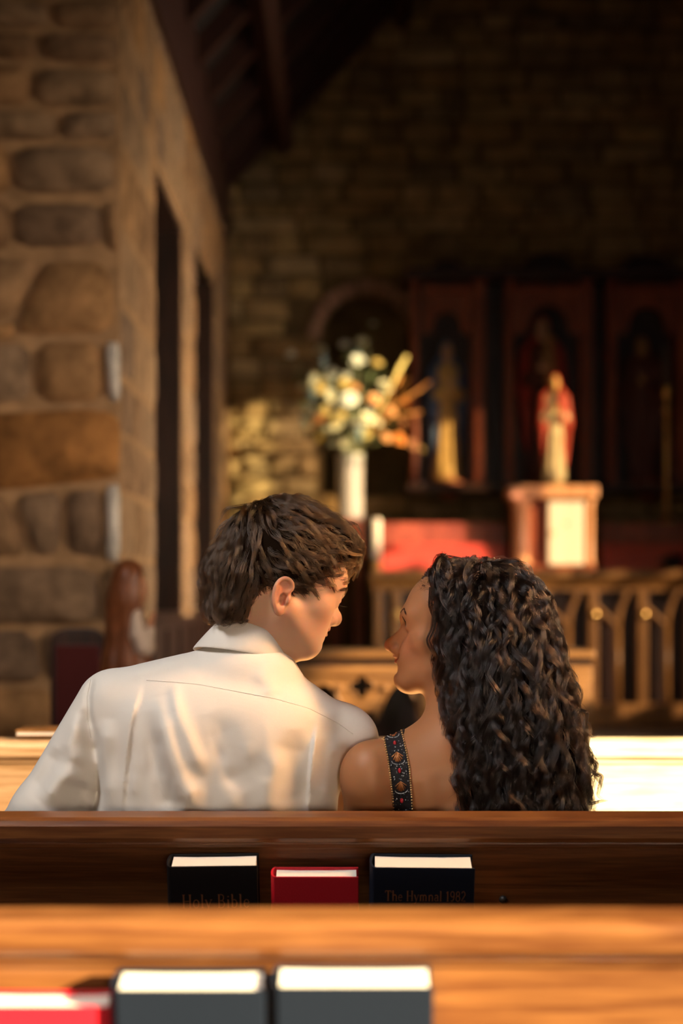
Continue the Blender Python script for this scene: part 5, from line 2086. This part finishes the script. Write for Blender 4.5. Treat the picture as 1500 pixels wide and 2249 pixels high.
rg = np.random.default_rng(5)
NT, MS = 1150, 18
roots = surf_samples(hv, hq, NT, rg)
ql = (roots - mO) @ mR
keep = (ql[:, 2] > -.075)
roots = roots[keep]
p = roots - grad(hf, roots) * .003
NT = len(p)
crown = np.array((-.012, -.088, .105))
ph1, ph2 = rg.random(NT) * 6.28, rg.random(NT) * 6.28
stp = rg.uniform(.0034, .0048, NT)
liftm = np.where(rg.random(NT) < .12, rg.uniform(.010, .017, NT), rg.uniform(.001, .0105, NT))
G = [p.copy()]
for i in range(MS - 1):
    t = i / (MS - 1)
    q = (p - mO) @ mR
    d = q - crown
    d /= nrm(d)[:, None] + 1e-6
    top = np.clip((q[:, 2] - .02) / .08, 0, 1)[:, None]
    # forward sweep on top and temples, straight down behind
    back = np.clip((-q[:, 1] - .035) / .045, 0, 1)[:, None]
    d = d + np.array((.0, .75, -.05)) * (1 - back) + np.array((0, -.1, -1.0)) * back * .9
    d = d + np.array((0, 0, -.55)) * np.clip((q[:, 1:2] - .06) / .05, 0, 1)
    side = np.stack([np.sign(q[:, 0]) * 0, np.zeros(NT), np.sin(ph1 + t * 7.0)], 1) * .75
    lat = np.stack([np.cos(ph2 + t * 4.5), np.zeros(NT), np.zeros(NT)], 1) * .5
    d = (d + side + lat) @ mR.T
    n_ = grad(hf, p)
    d = d - n_ * np.einsum('ij,ij->i', d, n_)[:, None]
    d /= nrm(d)[:, None] + 1e-9
    p = p + d * stp[:, None]
    tgt = -.0015 + (liftm + .0015) * np.minimum(1, t * 2.2) + np.maximum(0, t - .7) * liftm * .9 + .0018 * np.sin(ph1 * 2 + t * 9)
    s_ = hf(p)
    g_ = grad(hf, p)
    p = p + g_ * np.clip(tgt - s_, -.006, .006)[:, None]
    G.append(p.copy())
G = np.stack(G, 1)
P3, cnt, rr = clump_children(G, 36, .0052, rg, taper=.70, jitter=.0009, short=.45, base_r=.00018)
o = strands_obj('strands', P3, cnt, rr, M['hair_m'], man_hair)
o['kind'] = 'stuff'
# ------------------------------------------------------------------ the woman
wom = empty('person', (.18, 2.86, 0), 'woman with long dark curly hair and a beaded shoulder strap, gazing up at the man', 'person')
wR = frame(math.radians(80), math.radians(-8), math.radians(0), left=True)
wO = np.array((.189, 2.87, 1.122))
wS = .92
wP = dict(nose=(0, .128, -.028), brow=(0, .097, .031), chin=(0, .094, -.080), mouth=-.049, eye=.0145, open=.0060, look=-.0012, tip=.0088, fx=.027, fy=.040, fz=.006, ear=(.073, -.010, -.012), smile=.007, lipfwd=.0075, facey=.043, mcut=.0022, crease=.0016)
fw = Shape2()
head_field(fw, wR, wO, wS, wP)
wnb = PY(1000, 1618, 2.80)
fw.u(cap(wO + wR @ np.array((0, -.026, -.03)), wnb, .049, .052), .03)
fw.u(cap(wO + wR @ np.array((0, .004, -.055)), wnb + np.array((.0, .02, -.01)), .036, .042), .02)
wshL, wshR = PY(815, 1690, 2.752), PY(1196, 1688, 2.80)
fw.u(cap(PY(985, 1664, 2.795), wshL, .046, .037), .03).u(cap(PY(1030, 1664, 2.795), wshR, .050, .037), .03)
fw.u(ell(PY(1000, 1800, 2.815), (.148, .088, .15)), .05)
fw.u(ell(PY(1000, 1710, 2.785), (.125, .065, .06)), .05)
welL, welR = PY(796, 1890, 2.83), PY(1235, 1880, 2.86)
wh = [np.array((.13, 3.10, .66)), np.array((.27, 3.12, .66))]
for sh, el, hd_ in ((wshL, welL, wh[0]), (wshR, welR, wh[1])):
    fw.u(ell(sh + np.array((0, 0, -.010)), (.042, .043, .048)), .03)
    fw.u(cap(sh + np.array((0, 0, -.02)), el, .041, .034), .02).u(cap(el, hd_, .034, .021), .012)
whip = np.array((.18, 2.845, .592))
fw.u(ell(whip, (.155, .108, .12)), .06)
fw.crease([(1003, 1600), (1008, 1700), (1004, 1800)], -.004, .016, .018)
fw.crease([(925, 1690), (935, 1740), (950, 1800)], .004, .020, .024)
fw.crease([(965, 1690), (972, 1740), (985, 1790)], -.003, .014, .016)
fw.crease([(840, 1660), (858, 1720), (868, 1790)], -.004, .012, .014)
wv1, wq1 = surf(fw, (-.02, 2.68, .80), (.40, 2.99, 1.27), .0019)
wv2, wq2 = surf(fw, (-.05, 2.66, .44), (.45, 3.2, .805), .006)
fl = Field()
for sx in (-1, 1):
    hp, kn_ = whip + np.array((sx * .08, .02, -.02)), np.array((.18 + sx * .075, 3.22, .54))
    ft = kn_ + np.array((0, .01, -.45))
    fl.u(cap(hp, kn_, .070, .048), .03).u(cap(kn_, ft, .046, .030), .02).u(cap(ft + np.array((0, -.02, -.03)), ft + np.array((0, .13, -.055)), .028, .022), .02)
wv3, wq3 = surf(fl, (-.03, 2.72, -.01), (.42, 3.48, .68), .007)
hands = []
for sx, h_ in zip((-1, 1), wh):
    g = Field()
    fingers(g, h_, (-sx * .25, .96, -.03), (-sx * .96, -sx * sx * .25, 0), (0, 0, 1), .88)
    hands.append(surf(g, h_ - .12, h_ + .20, .0028))
wv, wq = joined([(wv1, wq1), (wv2, wq2), (wv3, wq3)] + hands)
colf = skin_col(wR, wO, wS, wP, (.41, .18, .080), (.44, .14, .09), (.46, .15, .08))
wom_body = put('body', np_mesh('body', wv, wq, colf(wv)), M['skin'], wom)
eyeballs(wom_body, wR, wO, wS, wP, (.05, .025, .012), (.05, 1, .18))
wb = BVHTree.FromPolygons([tuple(p) for p in wv1], [tuple(p) for p in wq1])
rt, dr_ = [], []
for i in range(140):
    t = random.random()
    for sx in (-1, 1):
        x = .013 + .032 * t
        q = np.array((sx * x, .12, .033 + .009 * math.sin(min(t * 1.15, 1) * 2.6) + random.uniform(-.0016, .0016)))
        o_, d_ = Vector(wO + wR @ (q * wS)), Vector(wR @ np.array((0, -1, 0)))
        hit = wb.ray_cast(o_, d_)
        if hit[0] is None:
            continue
        rt.append(((np.array(hit[0]) - wO) @ wR) / wS + np.array((0, .0003, 0)))
        dr_.append((sx * .85, -.40, .45 - 1.0 * t))
hairs(wom_body, 'eyebrow', wR, wO, wS, rt, dr_, .0095, M['brow'], .00026)
rt, dr_ = [], []
for i in range(44):
    t = i / 43
    for sx in (-1, 1):
        x = .0205 + .021 * t
        z_ = .0145 + .0060 * math.sin(math.pi * min(1, t * .9 + .08)) + .001
        rt.append((sx * x, .0935 - 26 * (x - .031) ** 2 - .0045 * t, z_))
        dr_.append((sx * (.1 + .5 * t), .85, .25))
hairs(wom_body, 'eyelash', wR, wO, wS, rt, dr_, .010, M['lash'], .00024, bend=(0, .0, .5))
# small hoop earring
ep_ = wO + wR @ (np.array((-.078, -.010, -.044)) * wS)
MB().tube([(ep_[0] + .004 * math.cos(a), ep_[1], ep_[2] - .005 + .005 * math.sin(a)) for a in [i * math.pi / 8 for i in range(17)]], .0009, 6).build('earring', M['brass'], wom, smooth=True)

# dress: bodice edge, skirt, shoulder strap with bead-work
f = Field()
f.u(ell(PY(1000, 1800, 2.815), (.152, .093, .153))).u(ell(whip, (.162, .114, .13)), .06)
for sx in (-1, 1):
    hp, kn_ = whip + np.array((sx * .08, .02, -.02)), np.array((.18 + sx * .075, 3.22, .54))
    f.u(cap(hp, kn_, .082, .066), .05).u(cap(kn_, kn_ + np.array((sx * .01, .02, -.25)), .068, .085), .04)
f.cut(rbox((.18, 2.8, 1.11), (.4, .4, .295), .004), .004)
fieldobj('dress', f, (-.08, 2.66, .22), (.44, 3.42, .84), .006, M['dress'], wom)
strap_c = [(858, 1588), (861, 1602), (866, 1630), (872, 1660), (877, 1690), (880, 1720), (883, 1750), (886, 1790), (889, 1830)]
strap_h = [20, 21, 22, 22.5, 23, 23, 22.5, 22, 22]


def strap_at(t, u, off=.0016):
    k = t * (len(strap_c) - 1)
    i = min(int(k), len(strap_c) - 2)
    fr_ = k - i
    x = strap_c[i][0] * (1 - fr_) + strap_c[i + 1][0] * fr_
    y = strap_c[i][1] * (1 - fr_) + strap_c[i + 1][1] * fr_
    h = strap_h[i] * (1 - fr_) + strap_h[i + 1] * fr_
    return on_surface(wb, x + u * h, y - u * 1.5 + (0 if t > .05 else (1 - u) * 2), off)


n, mm = 60, 9
sp = MB()
vs, fs = [], []
front = []
for i in range(n + 1):
    for j in range(mm):
        p, nr = strap_at(i / n, -1 + 2 * j / (mm - 1))
        vs.append(p)
for i in range(n):
    for j in range(mm - 1):
        fs.append((i * mm + j, i * mm + j + 1, (i + 1) * mm + j + 1, (i + 1) * mm + j))
# over the shoulder and down the front
last = [Vector(v) for v in vs[:mm]]
k0 = len(vs)
for s_ in range(1, 9):
    for j in range(mm):
        p = last[j] + Vector((.004 * s_, .013 * s_, .004 * math.sin(s_ * .35) - .0014 * s_ * s_))
        c = wb.find_nearest(p)
        vs.append(c[0] + c[1] * .0016 if c[0] is not None else p)
for s_ in range(8):
    for j in range(mm - 1):
        a = (k0 + (s_ - 1) * mm) if s_ else 0
        b = k0 + s_ * mm
        fs.append((a + j, b + j, b + j + 1, a + j + 1))
strap = MB().add(vs, fs).build('shoulder_strap', M['dress'], wom, smooth=True)
so_ = strap.modifiers.new('thick', 'SOLIDIFY')
so_.thickness = .0012
edge, dark, clear, red, fan = MB(), MB(), MB(), MB(), []
nb_ = 46
for side in (-1, 1):
    for i in range(nb_):
        p, nr = strap_at(.03 + .95 * i / nb_, side * .97, .0022)
        edge.ball(p, .00165, 8, 5)
edge.build('bead_edging', M['bead_gold'], strap, smooth=True)['kind'] = 'stuff'
rs = random.Random(9)
FANS = [.155, .395, .655, .90]
for i in range(330):
    t, u = rs.uniform(.03, .98), rs.uniform(-.80, .80)
    if any(abs(t - f0) < .052 and abs(u) < .58 for f0 in FANS):
        continue
    p, nr = strap_at(t, u, .0018)
    (clear if rs.random() < .22 else dark).ball(p, rs.uniform(.0007, .0012), 6, 4)
for t0 in FANS:
    for i in range(26):
        a = math.pi * (i / 25)
        u, dt = .62 * math.cos(a), .030 + .030 * math.sin(a)
        p, nr = strap_at(t0 + dt, u, .0018)
        clear.ball(p, .0008, 6, 4)
dark.build('jet_beads', M['bead_dark'], strap, smooth=True)['kind'] = 'stuff'
clear.build('crystal_beads', M['bead_clear'], strap, smooth=True)['kind'] = 'stuff'
for t0 in FANS:
    mb = MB()
    for k in range(7):
        a = math.radians(-62 + 124 * k / 6)
        p0, nr = strap_at(t0 - .05, 0, .0022)
        L1 = .085 if True else 0
        p1, _ = strap_at(t0 - .05 + .088 * math.cos(a), .62 * math.sin(a), .0022)
        mb.tube([p0, Vector(p0).lerp(p1, .5), p1], [.0006, .0011, .0016], 6, flat=.6)
    mb.build('fan_motif', M['fan'], strap, smooth=True)
    p, nr = strap_at(t0 + .115, 0, .0026)
    MB().ball(p, (.0028, .0016, .0040), 8, 6).build('jewel', M['bead_red'], strap, smooth=True)

# ---- the curls
WH = Field()
WH.u(ell(PY(1066, 1338, 2.868), (.080, .100, .082)))
WH.u(ell(PY(1092, 1420, 2.82), (.078, .088, .095)), .05)
WH.u(ell(PY(1106, 1500, 2.78), (.082, .070, .10)), .05)
WH.u(ell(PY(1132, 1610, 2.735), (.088, .048, .12)), .05)
WH.u(ell(PY(1157, 1740, 2.712), (.090, .040, .13)), .05)
WH.u(ell(PY(1000, 1300, 2.87), (.060, .085, .050)), .03)
WH.u(ell(PY(1075, 1480, 2.90), (.085, .075, .15)), .05)
WH.cut(xf(ell(np.array((-.02, .100, -.012)) * wS, np.array((.115, .060, .092)) * wS), wR, wO), .01)
WH.cut(rbox((.2, 2.9, .70), (.4, .4, .105), .002), .004)
base_fn = lambda p, near=None: WH(p, near) + .009
bv, bq = surf(base_fn, (.05, 2.60, .78), (.50, 3.04, 1.30), .0042)
wom_hair = put('hair', np_mesh('hair', bv, bq), M['hair_fbase'], wom)
rw = np.random.default_rng(21)
hv2, hq2 = surf(WH, (.05, 2.60, .78), (.50, 3.04, 1.30), .006)


def curls(starts, lens, lam, rad_, depth, rg_, M_=72, out=.0, sway=.25):
    """helical locks running down over the hair mass"""
    n = len(starts)
    p = starts.copy()
    stp = lens / (M_ - 1)
    crown = wO + wR @ np.array((.0, -.015, .125))
    ph = rg_.random(n) * 6.28
    hand = rg_.choice((-1, 1), n)
    dep = rg_.uniform(*depth, n)
    sph = rg_.random(n) * 6.28
    sfr = rg_.uniform(8, 18, n)
    C, Nn, Tt = [], [], []
    arc = np.zeros(n)
    for i in range(M_):
        d = p - crown
        up = np.clip((p[:, 2] - (wO[2] + .04)) / .07, 0, 1)[:, None]
        d = d / (nrm(d)[:, None] + 1e-6) * (up * 1.3 + .12) + np.array((.10, -.05, -1.0)) * (1.05 - up)
        ql_ = ((p - wO) @ wR) / wS
        front = (np.clip((ql_[:, 1] - .015) / .05, 0, 1) * np.clip((ql_[:, 2] - .03) / .03, 0, 1))[:, None]
        d = d * (1 - .8 * front) + front * (wR @ np.array((0, -1.0, -.05)))
        d = d + np.stack([np.sin(sph + arc * sfr), 0 * arc, 0 * arc], 1) * sway
        g = grad(WH, p)
        d = d - g * np.einsum('ij,ij->i', d, g)[:, None] * .85
        d /= nrm(d)[:, None] + 1e-9
        C.append(p.copy())
        Nn.append(g)
        Tt.append(d)
        p = p + d * stp[:, None]
        s_ = WH(p)
        tgt = -.010 + (dep + .010) * np.minimum(1, arc / .05)
        p = p + grad(WH, p) * np.clip(tgt - s_, -.005, .005)[:, None]
        arc = arc + stp
    C, Nn, Tt = np.stack(C, 1), np.stack(Nn, 1), np.stack(Tt, 1)
    B = np.cross(Tt, Nn)
    s_ = np.cumsum(np.full((n, M_), 1.0) * stp[:, None], 1)
    lam_, r_ = rg_.uniform(*lam, n)[:, None], rg_.uniform(*rad_, n)[:, None]
    amp = r_ * np.clip(s_ / .09, 0.05, 1)
    an = ph[:, None] + hand[:, None] * (2 * math.pi * s_ / lam_ + .5 * np.sin(s_ * 40 + ph[:, None]))
    return C + Nn * (amp * .8 * np.cos(an))[..., None] + B * (amp * np.sin(an))[..., None]


cand = surf_samples(hv2, hq2, 2200, rw)
# not on the inner far side below the head, and clear of the face
top = cand[cand[:, 2] > wO[2] + .01][:380]
low = cand[(cand[:, 2] <= wO[2] + .03) & (cand[:, 1] < 2.86)][:300]
crn = surf_samples(hv2, hq2, 6000, rw)
crn = crn[(crn[:, 2] > wO[2] + .088)][:190]
st_, ct_, rd_ = [], [], []
for starts, (la, lb), k, br in ((crn, (.14, .34), 28, .00021), (top, (.28, .52), 28, .00021), (low, (.16, .34), 28, .00021)):
    lens = rw.uniform(la, lb, len(starts))
    lens = np.minimum(lens, np.maximum(.05, (starts[:, 2] - .80) * 1.25))
    G = curls(starts, lens, (.050, .095), (.0045, .010), (-.002, .012), rw, sway=.16)
    a, b, c = clump_children(G, k, .0058, rw, taper=.42, jitter=.0010, short=.22, base_r=br)
    st_.append(a)
    ct_ += b
    rd_.append(c)
# loose single hairs standing off the mass
G = curls(cand[rw.choice(len(cand), 420)], rw.uniform(.06, .20, 420), (.025, .06), (.004, .012), (.004, .016), rw)
a, b, c = clump_children(G, 2, .004, rw, taper=-.5, jitter=.003, short=.5, base_r=.00013)
st_.append(a)
ct_ += b
rd_.append(c)
o = strands_obj('strands', np.concatenate(st_), ct_, np.concatenate(rd_), M['hair_f'], wom_hair)
o['kind'] = 'stuff'


def lock(path, Y, amp=.0, k=26, rad_=.0035, name='lock', turns=0.0, r0=.00021):
    """one lock along hand-laid picture points at given depths"""
    P_ = np.array([PY(x, y, yy) for (x, y), yy in zip(path, np.linspace(Y[0], Y[1], len(path)))])
    t = np.linspace(0, len(P_) - 1, 60)
    i = np.clip(t.astype(int), 0, len(P_) - 2)
    fr = (t - i)[:, None]
    Q = P_[i] * (1 - fr) + P_[i + 1] * fr
    for _ in range(5):
        Q[1:-1] = (Q[:-2] + 2 * Q[1:-1] + Q[2:]) / 4
    if turns:
        an = np.linspace(0, turns * 2 * math.pi, 60)
        Q = Q + np.stack([np.cos(an), np.sin(an), 0 * an], 1) * amp
    return Q[None]


LK = [([(955, 1345), (950, 1385), (938, 1405), (946, 1425), (962, 1445), (953, 1468), (951, 1490), (966, 1512), (979, 1530), (976, 1560), (985, 1582)], (2.775, 2.755)),
      ([(968, 1370), (962, 1410), (972, 1450), (966, 1490), (980, 1520), (992, 1555), (990, 1600), (1005, 1630)], (2.77, 2.735)),
      ([(985, 1400), (978, 1440), (990, 1480), (985, 1525), (1003, 1565), (1000, 1610), (1018, 1640)], (2.77, 2.72)),
      ([(948, 1290), (944, 1330), (956, 1362), (950, 1395)], (2.79, 2.775)),
      ([(962, 1300), (955, 1340), (968, 1385), (958, 1420)], (2.78, 2.765)),
      ([(1050, 1640), (1060, 1670), (1046, 1690), (1066, 1700), (1086, 1720), (1080, 1750), (1064, 1757), (1095, 1765)], (2.70, 2.685)),
      ([(1250, 1540), (1270, 1560), (1290, 1565), (1284, 1600), (1300, 1620), (1322, 1612)], (2.70, 2.69)),
      ([(1270, 1650), (1292, 1690), (1310, 1700), (1322, 1705), (1316, 1730), (1312, 1748), (1332, 1760)], (2.70, 2.69)),
      ([(1285, 1700), (1300, 1740), (1292, 1765), (1322, 1758), (1338, 1757)], (2.70, 2.69)),
      ([(1190, 1400), (1212, 1430), (1200, 1460), (1228, 1490), (1222, 1520), (1252, 1530)], (2.76, 2.72)),
      ([(1215, 1470), (1238, 1500), (1226, 1530), (1256, 1560), (1248, 1590), (1282, 1610), (1276, 1640), (1300, 1650)], (2.73, 2.70)),
      ([(1240, 1560), (1262, 1590), (1252, 1620), (1284, 1650), (1280, 1680), (1306, 1690), (1298, 1716)], (2.72, 2.69)),
      ([(1262, 1600), (1290, 1630), (1284, 1660), (1312, 1676), (1304, 1700), (1324, 1726), (1316, 1750)], (2.72, 2.69)),
      ([(1250, 1640), (1276, 1680), (1264, 1710), (1296, 1736), (1290, 1770), (1318, 1790)], (2.71, 2.69)),
      ([(1170, 1350), (1192, 1380), (1184, 1410), (1208, 1440), (1200, 1470), (1226, 1500)], (2.80, 2.75)),
      ([(1150, 1300), (1182, 1325), (1180, 1355), (1200, 1375), (1190, 1400)], (2.83, 2.79)),
      ([(1020, 1600), (1030, 1640), (1022, 1680), (1044, 1720), (1040, 1780)], (2.715, 2.69))]
G = np.concatenate([lock(pth, Y) for pth, Y in LK])
a, b, c = clump_children(G, 40, .0046, rw, taper=.5, jitter=.0006, short=.2, base_r=.00021)
o = strands_obj('loose_curls', a, b, c, M['hair_f'], wom_hair)
o['kind'] = 'stuff'
# baby hairs at the forehead
rt = []
for i in range(70):
    x, y = random.uniform(905, 950), random.uniform(1268, 1300)
    p, nr = on_surface(wb, x + 14, y, -.002)
    e = Vector(p) + Vector((random.uniform(-.020, -.004), random.uniform(-.01, .01), random.uniform(-.004, .012)))
    rt.append([tuple(p), tuple(Vector(p).lerp(e, .5) + Vector((0, 0, .003))), tuple(e)])
o = strands_obj('baby_hair', np.array(rt).reshape(-1, 3), [3] * len(rt), np.tile((.0001, .00008, .00003), len(rt)), M['hair_f'], wom_hair)
o['kind'] = 'stuff'
